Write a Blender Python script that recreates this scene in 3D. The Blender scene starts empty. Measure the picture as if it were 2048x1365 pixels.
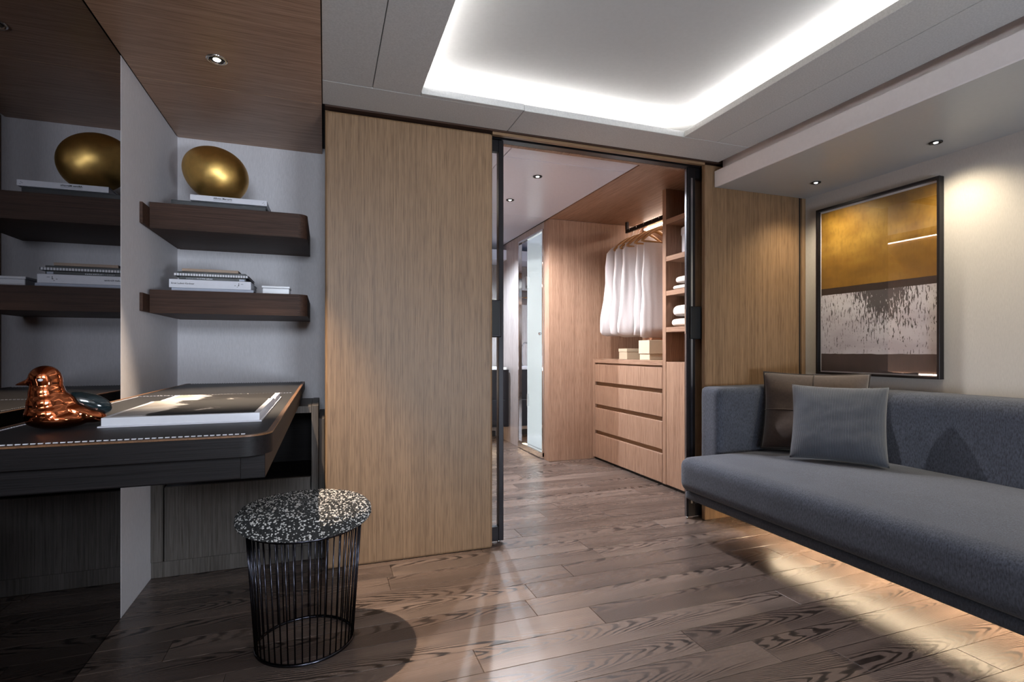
import bpy, bmesh, math, random
from mathutils import Vector, Matrix, noise as mnoise
random.seed(7)
PI = math.pi
scene = bpy.context.scene
COL = scene.collection

# ------------------------------------------------------------------ camera
cam_d = bpy.data.cameras.new('camera')
cam_d.sensor_width = 36.0
cam_d.lens = 1051.0 / 2048.0 * 36.0
cam_d.shift_y = 19.5 / 2048.0
cam_d.clip_start = 0.02
cam = bpy.data.objects.new('camera', cam_d)
cam.location = (0, 0, 1.0)
cam.rotation_euler = (math.radians(90), 0, -math.atan(374.0 / 1051.0))
COL.objects.link(cam)
scene.camera = cam

# ------------------------------------------------------------------ world, exposure, render quality
world = bpy.data.worlds.new('world'); scene.world = world
world.use_nodes = True
bg = world.node_tree.nodes['Background']
bg.inputs[0].default_value = (0.86, 0.90, 1.0, 1)
bg.inputs[1].default_value = 56.0
scene.view_settings.view_transform = 'Standard'
scene.view_settings.look = 'None'
scene.view_settings.gamma = 1.0
scene.view_settings.use_curve_mapping = False
scene.view_settings.exposure = 0.0
scene.cycles.use_denoising = True
scene.cycles.max_bounces = 9
scene.cycles.diffuse_bounces = 5
scene.cycles.glossy_bounces = 5
scene.cycles.transmission_bounces = 7
scene.cycles.transparent_max_bounces = 10
scene.cycles.sample_clamp_indirect = 6.0
scene.cycles.caustics_reflective = False
scene.cycles.caustics_refractive = False

# light levels (lamps and light strips, seen and assumed)
P_DESK, P_SOFFIT, P_CLOSET, P_BATH, P_SHOWER = 290.0, 29.0, 130.0, 240.0, 200.0
E_COVE, E_WARDROBE, E_SOFA, E_VANITY, E_SIDE = 50.0, 36.0, 62.0, 20.0, 30.0
C_WARM = (1.0, 0.80, 0.60)
C_SOFT = (1.0, 0.86, 0.62)
C_WHITE = (0.97, 0.965, 1.0)
C_PINK = (1.0, 0.84, 0.72)
C_COVE = (1.0, 0.985, 0.96)

# ------------------------------------------------------------------ materials
def srgb(r, g, b):
    f = lambda c: ((c / 255 + 0.055) / 1.055) ** 2.4 if c / 255 > 0.04045 else c / 255 / 12.92
    return (f(r), f(g), f(b), 1)

class NT:
    def __init__(s, name):
        s.m = bpy.data.materials.new(name); s.m.use_nodes = True
        s.t = s.m.node_tree; s.n = s.t.nodes; s.l = s.t.links
        s.p = s.n['Principled BSDF']; s.out = s.n['Material Output']
    def add(s, typ, **kw):
        nd = s.n.new(typ)
        for k, v in kw.items():
            if k.startswith('i_'):
                nd.inputs[int(k[2:])].default_value = v
            else:
                setattr(nd, k, v)
        return nd
    def link(s, a, b): s.l.new(a, b)
    def coords(s, scale=(1, 1, 1), rnd=True):
        tc = s.add('ShaderNodeTexCoord')
        v = tc.outputs['Object']
        if rnd:
            oi = s.add('ShaderNodeObjectInfo')
            mu = s.add('ShaderNodeMath', operation='MULTIPLY'); mu.inputs[1].default_value = 17.0
            s.link(oi.outputs['Random'], mu.inputs[0])
            ad = s.add('ShaderNodeVectorMath', operation='ADD')
            s.link(v, ad.inputs[0]); s.link(mu.outputs[0], ad.inputs[1]); v = ad.outputs[0]
        mp = s.add('ShaderNodeMapping'); mp.inputs['Scale'].default_value = scale
        s.link(v, mp.inputs['Vector'])
        return mp.outputs[0]
    def noise(s, vec, scale, detail=3, rough=0.55, dist=0.0):
        nd = s.add('ShaderNodeTexNoise')
        nd.inputs['Scale'].default_value = scale; nd.inputs['Detail'].default_value = detail
        nd.inputs['Roughness'].default_value = rough; nd.inputs['Distortion'].default_value = dist
        s.link(vec, nd.inputs['Vector']); return nd.outputs['Fac']
    def ramp(s, fac, stops, interp='LINEAR'):
        nd = s.add('ShaderNodeValToRGB'); nd.color_ramp.interpolation = interp
        e = nd.color_ramp.elements
        e[0].position, e[0].color = stops[0]; e[1].position, e[1].color = stops[-1]
        for p, c in stops[1:-1]:
            x = e.new(p); x.color = c
        s.link(fac, nd.inputs[0]); return nd.outputs[0]
    def math(s, op, a, b=None, c=None):
        nd = s.add('ShaderNodeMath', operation=op)
        for i, v in enumerate((a, b, c)):
            if v is None: continue
            if isinstance(v, (int, float)): nd.inputs[i].default_value = v
            else: s.link(v, nd.inputs[i])
        return nd.outputs[0]
    def mix(s, fac, a, b, blend='MIX'):
        nd = s.add('ShaderNodeMix', data_type='RGBA', blend_type=blend)
        for i, v in ((0, fac), (6, a), (7, b)):
            if isinstance(v, (int, float)): nd.inputs[i].default_value = v
            elif isinstance(v, tuple): nd.inputs[i].default_value = v
            else: s.link(v, nd.inputs[i])
        return nd.outputs[2]
    def bump(s, h, strength=0.2, dist=0.002):
        b = s.add('ShaderNodeBump'); b.inputs['Strength'].default_value = strength
        b.inputs['Distance'].default_value = dist
        s.link(h, b.inputs['Height']); s.link(b.outputs[0], s.p.inputs['Normal'])
    def base(s, c):
        if isinstance(c, tuple): s.p.inputs['Base Color'].default_value = c
        else: s.link(c, s.p.inputs['Base Color'])
    def set(s, **kw):
        for k, v in kw.items(): s.p.inputs[k.replace('_', ' ')].default_value = v

W1 = (1, 1, 1, 1); B0 = (0, 0, 0, 1)
def plain(name, c, rough=0.5, metal=0.0, spec=0.5, grain=None, coat=0.0):
    t = NT(name); t.set(Roughness=rough, Metallic=metal, Specular_IOR_Level=spec, Coat_Weight=coat)
    v = t.coords((1, 1, 1)); n = t.noise(v, grain or 60.0, 3)
    q = 0.09 if grain else 0.02
    d = tuple(x * (1 - q) for x in c[:3]) + (1,); l = tuple(min(1, x * (1 + q)) for x in c[:3]) + (1,)
    t.base(t.ramp(n, [(0.3, d), (0.7, l)]))
    if grain: t.bump(n, 0.12, 0.001)
    return t.m

def wood(name, dark, light, axis='z', rough=0.45, k=1.0, bump=0.25, spec=0.4):
    t = NT(name); t.set(Roughness=rough, Specular_IOR_Level=spec)
    a = {'x': 0, 'y': 1, 'z': 2}[axis]
    def sc(along, across):
        q = [across] * 3; q[a] = along; return tuple(q)
    streak = t.noise(t.coords(sc(1.1 * k, 130 * k)), 1.0, 4, 0.6)
    pore = t.noise(t.coords(sc(8 * k, 420 * k)), 1.0, 2, 0.6)
    broad = t.noise(t.coords(sc(0.4 * k, 7 * k)), 1.0, 2, 0.5)
    c = t.ramp(streak, [(0.25, dark), (0.75, light)])
    c = t.mix(t.ramp(broad, [(0.35, (0.25,) * 3 + (1,)), (0.65, B0)]), c, dark)
    pr = t.ramp(pore, [(0.36, (0.62, 0.58, 0.54, 1)), (0.5, W1)])
    t.base(t.mix(1.0, c, pr, 'MULTIPLY'))
    t.bump(t.math('ADD', pore, streak), bump, 0.0012)
    return t.m

def cloth(name, c, warp=(420, 420, 420), rough=0.95, vary=0.25, bump=0.35, patch=8.0, sheen=0.15):
    t = NT(name); t.set(Roughness=rough, Specular_IOR_Level=0.15, Sheen_Weight=sheen)
    w = t.noise(t.coords(warp), 1.0, 2, 0.6)
    p = t.noise(t.coords((1, 1, 1)), patch, 3)
    d = tuple(x * (1 - vary) for x in c[:3]) + (1,); l = tuple(min(1, x * (1 + vary)) for x in c[:3]) + (1,)
    col = t.ramp(w, [(0.3, d), (0.7, l)])
    t.base(t.mix(t.ramp(p, [(0.4, B0), (0.7, (0.3,) * 3 + (1,))]), col, d))
    t.bump(w, bump, 0.0015)
    return t.m

def emit(name, color, strength):
    m = bpy.data.materials.new(name); m.use_nodes = True
    n = m.node_tree.nodes; l = m.node_tree.links
    n.remove(n['Principled BSDF'])
    e = n.new('ShaderNodeEmission'); e.inputs[0].default_value = tuple(color) + (1,); e.inputs[1].default_value = strength
    l.new(e.outputs[0], n['Material Output'].inputs[0]); return m

def pane_mat(name, tint, refl=0.0, rough=0.0):
    """thin clear sheet: straight-through transmission plus a Fresnel reflection"""
    m = bpy.data.materials.new(name); m.use_nodes = True
    n = m.node_tree.nodes; l = m.node_tree.links
    n.remove(n['Principled BSDF'])
    tr = n.new('ShaderNodeBsdfTransparent'); tr.inputs[0].default_value = tint
    gl = n.new('ShaderNodeBsdfGlossy'); gl.inputs[1].default_value = rough
    lw = n.new('ShaderNodeLayerWeight'); lw.inputs[0].default_value = 0.5
    pw = n.new('ShaderNodeMath'); pw.operation = 'POWER'; pw.inputs[1].default_value = 5.0
    l.new(lw.outputs['Facing'], pw.inputs[0])
    ad = n.new('ShaderNodeMath'); ad.operation = 'MULTIPLY_ADD'; ad.use_clamp = True
    ad.inputs[1].default_value = 0.45; ad.inputs[2].default_value = 0.022 + refl
    l.new(pw.outputs[0], ad.inputs[0])
    mx = n.new('ShaderNodeMixShader')
    l.new(ad.outputs[0], mx.inputs[0]); l.new(tr.outputs[0], mx.inputs[1]); l.new(gl.outputs[0], mx.inputs[2])
    l.new(mx.outputs[0], n['Material Output'].inputs[0]); return m

M = {}
OAK_D, OAK_L = srgb(113, 88, 64), srgb(158, 127, 96)
M['oak'] = wood('oak_veneer_upright', OAK_D, OAK_L, 'z')
M['oak_y'] = wood('oak_veneer_lengthwise', OAK_D, OAK_L, 'y')
M['oak_x'] = wood('oak_veneer_crosswise', OAK_D, OAK_L, 'x')
M['closet'] = wood('wardrobe_veneer_upright', srgb(138, 106, 87), srgb(180, 147, 123), 'z', 0.45, 0.9)
M['closet_y'] = wood('wardrobe_veneer_lengthwise', srgb(138, 106, 87), srgb(180, 147, 123), 'y', 0.45, 0.9)
M['ceil_wood'] = wood('ceiling_veneer', srgb(158, 124, 102), srgb(194, 161, 136), 'x', 0.36, 0.8, 0.12)
M['walnut'] = wood('dark_walnut', srgb(52, 36, 29), srgb(84, 60, 48), 'x', 0.6, 0.9, 0.25, 0.25)
M['walnut_edge'] = wood('walnut_bare_edge', srgb(96, 66, 44), srgb(130, 94, 64), 'y', 0.4, 0.9)
M['desk_wood'] = wood('black_stained_wood', srgb(16, 14, 15), srgb(30, 26, 27), 'x', 0.5, 0.9, 0.2, 0.18)
M['grey_wood'] = wood('grey_stained_wood', srgb(74, 69, 65), srgb(106, 100, 95), 'z', 0.5, 0.9, 0.25, 0.25)
M['leather'] = plain('dark_leather', srgb(34, 34, 36), 0.5, grain=260.0, spec=0.3)
M['ceil_grey'] = plain('grey_ceiling_leather', srgb(198, 197, 195), 0.75, grain=160.0, spec=0.25)
M['cove_panel'] = plain('grey_cove_panel', srgb(186, 185, 184), 0.85, spec=0.2)
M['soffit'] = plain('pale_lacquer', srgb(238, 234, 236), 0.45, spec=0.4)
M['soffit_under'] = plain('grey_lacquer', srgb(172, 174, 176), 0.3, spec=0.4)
M['white_ceil'] = plain('white_ceiling_lacquer', srgb(220, 225, 240), 0.3, spec=0.4)
M['black_metal'] = plain('black_metal', srgb(34, 32, 35), 0.35, 0.6)
M['black'] = plain('matt_black', srgb(14, 14, 15), 0.6)
M['steel'] = plain('brushed_steel', srgb(150, 154, 164), 0.25, 1.0)
M['chrome'] = plain('chrome', srgb(225, 226, 228), 0.05, 1.0)
M['dark_chrome'] = plain('dark_chrome', srgb(62, 62, 70), 0.2, 1.0)
M['gold'] = plain('brushed_gold', srgb(224, 184, 108), 0.4, 1.0, grain=30.0)
M['copper'] = plain('polished_copper', srgb(188, 106, 68), 0.05, 1.0)
M['teal_glass'] = plain('dark_teal_glass', srgb(22, 36, 40), 0.12, 0.0, coat=0.5)
M['white_plastic'] = plain('white_gloss', srgb(228, 228, 232), 0.25)
M['paper'] = plain('paper', srgb(226, 226, 232), 0.7)
M['page_grey'] = plain('grey_page', srgb(150, 148, 144), 0.6)
M['book_white'] = plain('white_cover', srgb(226, 226, 234), 0.4)
M['book_black'] = plain('black_cover', srgb(26, 28, 30), 0.4)
M['book_tan'] = plain('tan_cover', srgb(168, 146, 128), 0.55)
M['book_grey'] = plain('pale_grey_cover', srgb(178, 184, 200), 0.45)
M['ink'] = plain('black_ink', srgb(30, 30, 34), 0.6)
M['ink_grey'] = plain('grey_ink', srgb(150, 152, 158), 0.6)
M['box_beige'] = plain('beige_board', srgb(190, 176, 152), 0.7)
M['box_brown'] = plain('brown_leather', srgb(132, 88, 62), 0.5)
M['towel'] = cloth('white_towelling', srgb(226, 222, 218), (260,) * 3, vary=0.06)
M['shirt'] = cloth('white_cotton', srgb(218, 212, 212), (300, 300, 60), vary=0.04, bump=0.1)
M['hanger'] = wood('pale_hanger_wood', srgb(178, 132, 82), srgb(214, 172, 118), 'x', 0.4, 1.4)
M['wall_cloth'] = cloth('pale_grey_wallcovering', srgb(220, 217, 220), (340, 340, 45), 0.85, 0.07, 0.12, 5.0, 0.0)
M['wall_warm'] = cloth('silver_wallcovering', srgb(186, 182, 178), (420, 420, 50), 0.8, 0.06, 0.12, 5.0, 0.0)
M['bath_wall'] = wood('pale_washed_veneer', srgb(150, 140, 136), srgb(184, 176, 174), 'z', 0.4)
M['tile'] = plain('pale_shower_tile', srgb(236, 236, 235), 0.25)
M['sofa'] = cloth('slate_wool', srgb(71, 75, 86), (230, 230, 75), 0.95, 0.42, 0.6, 7.0)
M['sofa_dark'] = cloth('slate_wool_frame', srgb(66, 69, 78), (230, 230, 75), 0.95, 0.36, 0.5, 7.0)
M['suede'] = cloth('taupe_suede', srgb(84, 74, 70), (90, 90, 90), 0.9, 0.12, 0.2, 12.0, 0.35)
M['suede_seam'] = cloth('taupe_suede_seam', srgb(58, 52, 50), (90, 90, 90), 0.9, 0.1, 0.2)
M['boucle_dark'] = cloth('dark_boucle', srgb(46, 45, 44), (500,) * 3, vary=0.3)
M['boucle_light'] = cloth('cream_boucle', srgb(208, 203, 198), (500,) * 3, vary=0.12)
M['subfloor'] = plain('dark_subfloor', srgb(30, 24, 22), 0.8)
M['clear'] = pane_mat('clear_pane', (0.9, 0.93, 0.94, 1))
M['picture_glass'] = pane_mat('picture_glazing', (0.985, 0.985, 0.985, 1), 0.03)
M['led_cove'] = emit('cove_led', C_COVE, E_COVE)
M['led_wardrobe'] = emit('wardrobe_led', C_PINK, E_WARDROBE)
M['led_side'] = emit('side_rail_led', C_PINK, E_SIDE)
M['led_sofa'] = emit('sofa_led', (1.0, 0.76, 0.5), E_SOFA)
M['led_vanity'] = emit('vanity_led', (1.0, 0.68, 0.42), E_VANITY)
M['lens_warm'] = emit('warm_lamp_lens', (1.0, 0.86, 0.66), 28)
M['lens_white'] = emit('white_lamp_lens', (1.0, 0.95, 0.88), 28)

# frosted shower glass
t = NT('frosted_shower_glass'); t.set(Roughness=0.22, IOR=1.12, Transmission_Weight=1.0)
t.base(srgb(240, 249, 251)); M['frost'] = t.m
# tinted mirror
t = NT('bronze_tinted_mirror'); t.set(Roughness=0.012, Metallic=1.0, Specular_IOR_Level=0.5)
t.base((0.19, 0.182, 0.19, 1)); M['mirror'] = t.m
# bathroom mirror
M['silver'] = plain('silvered_mirror', srgb(215, 218, 222), 0.02, 1.0)

# ribbed cushion fabric
t = NT('ribbed_slate_knit'); t.set(Roughness=0.95, Specular_IOR_Level=0.1, Sheen_Weight=0.2)
tc = t.add('ShaderNodeTexCoord'); sx = t.add('ShaderNodeSeparateXYZ'); t.link(tc.outputs['UV'], sx.inputs[0])
rib = t.math('ADD', t.math('MULTIPLY', t.math('SINE', t.math('MULTIPLY', sx.outputs[0], 2 * PI * 84)), 0.5), 0.5)
dash = t.noise(t.coords((900, 900, 260)), 1.0, 2)
f = t.math('MULTIPLY', rib, t.math('ADD', dash, 0.35))
t.base(t.ramp(f, [(0.1, srgb(48, 51, 58)), (0.8, srgb(100, 103, 111))]))
t.bump(rib, 0.5, 0.002); M['rib'] = t.m

# oak floor boards: cathedral growth rings as level lines of a stretched noise
t = NT('smoked_oak_boards'); t.set(Specular_IOR_Level=0.5)
oi = t.add('ShaderNodeObjectInfo'); tc = t.add('ShaderNodeTexCoord')
off = t.add('ShaderNodeCombineXYZ')
t.link(t.math('MULTIPLY', oi.outputs['Random'], 91.0), off.inputs[0])
t.link(t.math('MULTIPLY', oi.outputs['Random'], 57.0), off.inputs[1])
ad = t.add('ShaderNodeVectorMath', operation='ADD'); t.link(tc.outputs['Object'], ad.inputs[0]); t.link(off.outputs[0], ad.inputs[1])
def fmap(sc):
    mp = t.add('ShaderNodeMapping'); mp.inputs['Scale'].default_value = sc; t.link(ad.outputs[0], mp.inputs[0]); return mp.outputs[0]
ring_n = t.noise(fmap((1.6, 9.0, 1)), 1.0, 2, 0.45, 0.2)
wob = t.noise(fmap((14, 90, 1)), 1.0, 2)
so = t.add('ShaderNodeSeparateXYZ'); t.link(tc.outputs['Object'], so.inputs[0])
rnd2 = t.math('FRACT', t.math('MULTIPLY', oi.outputs['Random'], 37.7))
yc = t.math('ADD', so.outputs[1], t.math('MULTIPLY', t.math('SUBTRACT', rnd2, 0.5), 0.13))
para = t.math('ADD', t.math('MULTIPLY', t.math('MULTIPLY', yc, yc), 1150.0), t.math('MULTIPLY', so.outputs[0], 11.0))
para = t.math('ADD', para, t.math('ADD', t.math('MULTIPLY', ring_n, 9.0), t.math('MULTIPLY', wob, 0.7)))
rings = t.math('SINE', t.math('MULTIPLY', para, 2 * PI))
line = t.ramp(t.math('ADD', t.math('MULTIPLY', rings, 0.5), 0.5), [(0.0, W1), (0.18, (0.75,) * 3 + (1,)), (0.42, B0)])
fade = t.ramp(t.noise(fmap((0.8, 6.0, 1)), 1.7, 1), [(0.40, (0.14,) * 3 + (1,)), (0.54, W1)])
fleck = t.ramp(t.noise(fmap((5, 260, 1)), 1.0, 3), [(0.35, (0.5,) * 3 + (1,)), (0.55, B0)])
tone = t.ramp(oi.outputs['Random'], [(0.0, srgb(90, 76, 69)), (0.5, srgb(105, 90, 82)), (1.0, srgb(120, 104, 95))])
c = t.mix(t.math('MULTIPLY', fleck, 0.5), tone, srgb(50, 39, 35))
c = t.mix(t.math('MULTIPLY', t.math('MULTIPLY', line, fade), 1.0), c, srgb(26, 19, 17))
t.base(c)
t.link(t.ramp(line, [(0, (0.27,) * 3 + (1,)), (1, (0.34,) * 3 + (1,))]), t.p.inputs['Roughness'])
t.bump(t.math('SUBTRACT', 1.0, t.math('MULTIPLY', line, fade)), 0.12, 0.0006)
M['board'] = t.m

# abstract picture (flat print): object space of the sheet, y across, z up
t = NT('abstract_print'); t.set(Roughness=0.45)
tc = t.add('ShaderNodeTexCoord'); sx = t.add('ShaderNodeSeparateXYZ'); t.link(tc.outputs['Object'], sx.inputs[0])
py, pz = sx.outputs[1], sx.outputs[2]
def pm(sc):
    mp = t.add('ShaderNodeMapping'); mp.inputs['Scale'].default_value = sc; t.link(tc.outputs['Object'], mp.inputs[0]); return mp.outputs[0]
g1 = t.noise(pm((1, 2.4, 3.4)), 1.3, 4, 0.55, 0.3)
g2 = t.noise(pm((1, 60, 22)), 1.0, 3)
gold = t.ramp(g1, [(0.25, srgb(66, 48, 14)), (0.48, srgb(142, 104, 34)), (0.72, srgb(190, 150, 66))])
gold = t.mix(t.ramp(g2, [(0.5, B0), (0.75, (0.35,) * 3 + (1,))]), gold, srgb(84, 62, 20))
lowgold = t.math('SUBTRACT', 1.0, t.math('MULTIPLY', t.math('SUBTRACT', pz, 0.5), 4.0))
lowgold = t.math('MINIMUM', t.math('MAXIMUM', lowgold, 0.0), 0.55)
gold = t.mix(lowgold, gold, srgb(132, 92, 26))
w1 = t.noise(pm((1, 3, 9)), 1.0, 3)
white = t.ramp(w1, [(0.35, srgb(206, 200, 212)), (0.65, srgb(240, 238, 246))])
drip = t.noise(pm((1, 115, 24)), 1.0, 4, 0.62, 0.4)
mid = t.math('POWER', t.math('MAXIMUM', t.math('SUBTRACT', 1.0, t.math('MULTIPLY', t.math('ABSOLUTE', t.math('ADD', py, 0.04)), 5.5)), 0.0), 0.8)
up = t.math('MAXIMUM', t.math('MULTIPLY', t.math('SUBTRACT', pz, 0.14), 3.0), 0.0)
patch = t.noise(pm((1, 6, 5)), 1.0, 2)
dens = t.math('ADD', t.math('MULTIPLY', t.math('MULTIPLY', mid, up), 0.27), t.math('ADD', t.math('MULTIPLY', up, 0.07), t.math('MULTIPLY', patch, 0.12)))
ink = t.math('GREATER_THAN', t.math('ADD', drip, dens), 0.685)
white = t.mix(t.math('MULTIPLY', ink, 0.9), white, srgb(40, 36, 40))
edge = t.math('MULTIPLY', t.math('SUBTRACT', t.noise(pm((1, 9, 0)), 1.0, 2), 0.5), 0.012)
char = t.ramp(t.noise(pm((1, 4, 5)), 1.0, 2), [(0.3, srgb(52, 46, 50)), (0.7, srgb(74, 64, 68))])
zz = t.math('ADD', pz, edge)
c = t.mix(t.math('GREATER_THAN', zz, 0.105), char, white)
c = t.mix(t.math('GREATER_THAN', t.math('ADD', pz, t.math('MULTIPLY', edge, 0.4)), 0.462), c, srgb(42, 34, 34))
c = t.mix(t.math('GREATER_THAN', t.math('ADD', pz, t.math('MULTIPLY', edge, 0.4)), 0.502), c, gold)
t.base(c); t.bump(g2, 0.1, 0.001); M['print'] = t.m

# black and white photograph printed on the open pages
t = NT('photo_spread'); t.set(Roughness=0.55, Specular_IOR_Level=0.2)
tc = t.add('ShaderNodeTexCoord'); mp = t.add('ShaderNodeMapping'); mp.inputs['Scale'].default_value = (1, 1, 1); t.link(tc.outputs['Object'], mp.inputs[0])
sx = t.add('ShaderNodeSeparateXYZ'); t.link(tc.outputs['Object'], sx.inputs[0])
n1 = t.noise(mp.outputs[0], 7.0, 5, 0.6, 0.5)
lx = t.math('MULTIPLY', t.math('SUBTRACT', -0.02, sx.outputs[0]), 2.6)
v = t.math('ADD', n1, t.math('MAXIMUM', lx, -0.05))
t.base(t.ramp(v, [(0.50, srgb(24, 22, 23)), (0.58, srgb(48, 44, 43)), (0.62, srgb(190, 186, 184)), (0.85, srgb(150, 144, 138))]))
M['photo'] = t.m

# ------------------------------------------------------------------ builders
def link_obj(name, me, parent=None):
    o = bpy.data.objects.new(name, me); COL.objects.link(o)
    if parent is not None: o.parent = parent
    return o

def wloc(o):
    v = Vector(o.location)
    while o.parent is not None:
        o = o.parent; v += o.location
    return v

def mesh(name, verts, faces, mat, parent=None, smooth=False, uvs=None):
    """one mesh object; its origin goes to the middle of its foot"""
    me = bpy.data.meshes.new(name)
    xs = [v[0] for v in verts]; ys = [v[1] for v in verts]; zs = [v[2] for v in verts]
    org = Vector(((min(xs) + max(xs)) / 2, (min(ys) + max(ys)) / 2, min(zs)))
    me.from_pydata([Vector(v) - org for v in verts], [], faces)
    if uvs:
        ul = me.uv_layers.new(name='UVMap')
        for lp in me.loops: ul.data[lp.index].uv = uvs[lp.vertex_index]
    me.materials.append(M[mat] if isinstance(mat, str) else mat)
    if smooth: me.polygons.foreach_set('use_smooth', [True] * len(me.polygons))
    me.update()
    o = link_obj(name, me, parent)
    o.location = org - (wloc(parent) if parent is not None else Vector())
    return o

def bm_obj(name, bm, mat, parent=None, smooth=False):
    bm.verts.ensure_lookup_table(); bm.verts.index_update()
    vs = [v.co.copy() for v in bm.verts]; fs = [[v.index for v in f.verts] for f in bm.faces]
    bm.free()
    return mesh(name, vs, fs, mat, parent, smooth)

def add_box(bm, x0, x1, y0, y1, z0, z1, bev=0.0, seg=1):
    r = bmesh.ops.create_cube(bm, size=1.0)
    vs = r['verts']
    for v in vs:
        v.co = Vector(((x0 + x1) / 2 + v.co.x * (x1 - x0), (y0 + y1) / 2 + v.co.y * (y1 - y0), (z0 + z1) / 2 + v.co.z * (z1 - z0)))
    if bev > 0:
        ed = list({e for v in vs for e in v.link_edges})
        bmesh.ops.bevel(bm, geom=ed, offset=min(bev, 0.49 * min(x1 - x0, y1 - y0, z1 - z0)), segments=seg, profile=0.5, affect='EDGES')

def box(name, x0, x1, y0, y1, z0, z1, mat, parent=None, bev=0.0015, seg=1, smooth=False):
    bm = bmesh.new(); add_box(bm, x0, x1, y0, y1, z0, z1, bev, seg)
    return bm_obj(name, bm, mat, parent, smooth)

def led(name, x0, x1, y0, y1, z0, z1, mat, parent=None):
    """light strip made of short lengths"""
    n = max(2, int(max(x1 - x0, y1 - y0) / 0.12)); alongx = (x1 - x0) > (y1 - y0)
    bm = bmesh.new()
    for i in range(n):
        a, b = i / n, (i + 0.96) / n
        if alongx: add_box(bm, x0 + (x1 - x0) * a, x0 + (x1 - x0) * b, y0, y1, z0, z1)
        else: add_box(bm, x0, x1, y0 + (y1 - y0) * a, y0 + (y1 - y0) * b, z0, z1)
    return bm_obj(name, bm, mat, parent)

def rrect(x0, x1, y0, y1, r, seg=8):
    """rounded rectangle, corner radii (x0y0, x1y0, x1y1, x0y1), counter-clockwise"""
    if not isinstance(r, (tuple, list)): r = (r,) * 4
    P = []
    for (cx, cy, sx, sy, a0), q in zip(((x0, y0, 1, 1, PI), (x1, y0, -1, 1, 1.5 * PI), (x1, y1, -1, -1, 0), (x0, y1, 1, -1, 0.5 * PI)), r):
        if q <= 1e-5: P.append((cx, cy)); continue
        for k in range(seg + 1):
            a = a0 + k / seg * PI / 2
            P.append((cx + sx * q + q * math.cos(a), cy + sy * q + q * math.sin(a)))
    return P

def prism_data(poly, z0, z1, f=lambda a, b, c: (a, b, c)):
    n = len(poly)
    vs = [f(a, b, z0) for a, b in poly] + [f(a, b, z1) for a, b in poly]
    fs = [list(range(n))[::-1], list(range(n, 2 * n))] + [[i, (i + 1) % n, n + (i + 1) % n, n + i] for i in range(n)]
    return vs, fs

def prism(name, poly, z0, z1, mat, parent=None, f=lambda a, b, c: (a, b, c)):
    vs, fs = prism_data(poly, z0, z1, f)
    o = mesh(name, vs, fs, mat, parent, True); o.data.set_sharp_from_angle(angle=0.6)
    return o

def ring_prism(name, outer, inner, z0, z1, mat, parent=None):
    n = len(outer)
    vs = [(a, b, z) for z in (z0, z1) for p in (outer, inner) for a, b in p]
    fs = []
    for i in range(n):
        j = (i + 1) % n
        fs += [[i, j, 2 * n + j, 2 * n + i], [n + j, n + i, 3 * n + i, 3 * n + j], [2 * n + i, 2 * n + j, 3 * n + j, 3 * n + i], [j, i, n + i, n + j]]
    o = mesh(name, vs, fs, mat, parent, True); o.data.set_sharp_from_angle(angle=0.6)
    return o

def tube_data(pts, r, seg=8, closed=False):
    pts = [Vector(p) for p in pts]; n = len(pts); vs = []; fs = []
    up = None
    for i, p in enumerate(pts):
        a = pts[(i - 1) % n] if closed or i > 0 else p
        b = pts[(i + 1) % n] if closed or i < n - 1 else p
        t_ = (b - a).normalized()
        if up is None:
            up = Vector((0, 0, 1)) if abs(t_.z) < 0.9 else Vector((1, 0, 0))
        s = t_.cross(up).normalized(); up = s.cross(t_).normalized()
        rr = r[i] if isinstance(r, (list, tuple)) else r
        for k in range(seg):
            an = 2 * PI * k / seg
            vs.append(p + s * (rr * math.cos(an)) + up * (rr * math.sin(an)))
    m = n if closed else n - 1
    for i in range(m):
        j = (i + 1) % n
        for k in range(seg):
            l = (k + 1) % seg
            fs.append([i * seg + k, j * seg + k, j * seg + l, i * seg + l])
    if not closed:
        fs += [list(range(seg)), list(range((n - 1) * seg, n * seg))[::-1]]
    return vs, fs

def tube(name, pts, r, mat, parent=None, seg=8, closed=False):
    vs, fs = tube_data(pts, r, seg, closed)
    return mesh(name, vs, fs, mat, parent, True)

def lathe(name, prof, c, mat, parent=None, seg=40, smooth=True):
    vs = []; fs = []; n = len(prof)
    for r, z in prof:
        for k in range(seg):
            a = 2 * PI * k / seg
            vs.append((c[0] + r * math.cos(a), c[1] + r * math.sin(a), c[2] + z))
    for i in range(n - 1):
        for k in range(seg):
            l = (k + 1) % seg
            fs.append([i * seg + k, i * seg + l, (i + 1) * seg + l, (i + 1) * seg + k])
    fs += [list(range(seg))[::-1], list(range((n - 1) * seg, n * seg))]
    return mesh(name, vs, fs, mat, parent, smooth)

def tag(o, label=None, cat=None, group=None, kind=None):
    if label: o['label'] = label
    if cat: o['category'] = cat
    if group: o['group'] = group
    if kind: o['kind'] = kind
    return o

def thing(name, loc, label, cat, group=None, kind=None):
    e = bpy.data.objects.new(name, None); COL.objects.link(e)
    e.location = loc; e.empty_display_size = 0.1
    return tag(e, label, cat, group, kind)

def copy_tree(o, delta=(0, 0, 0), parent=None):
    c = o.copy(); COL.objects.link(c); c.parent = parent
    if parent is None: c.location = Vector(o.location) + Vector(delta)
    for ch in o.children: copy_tree(ch, parent=c)
    return c

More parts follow.
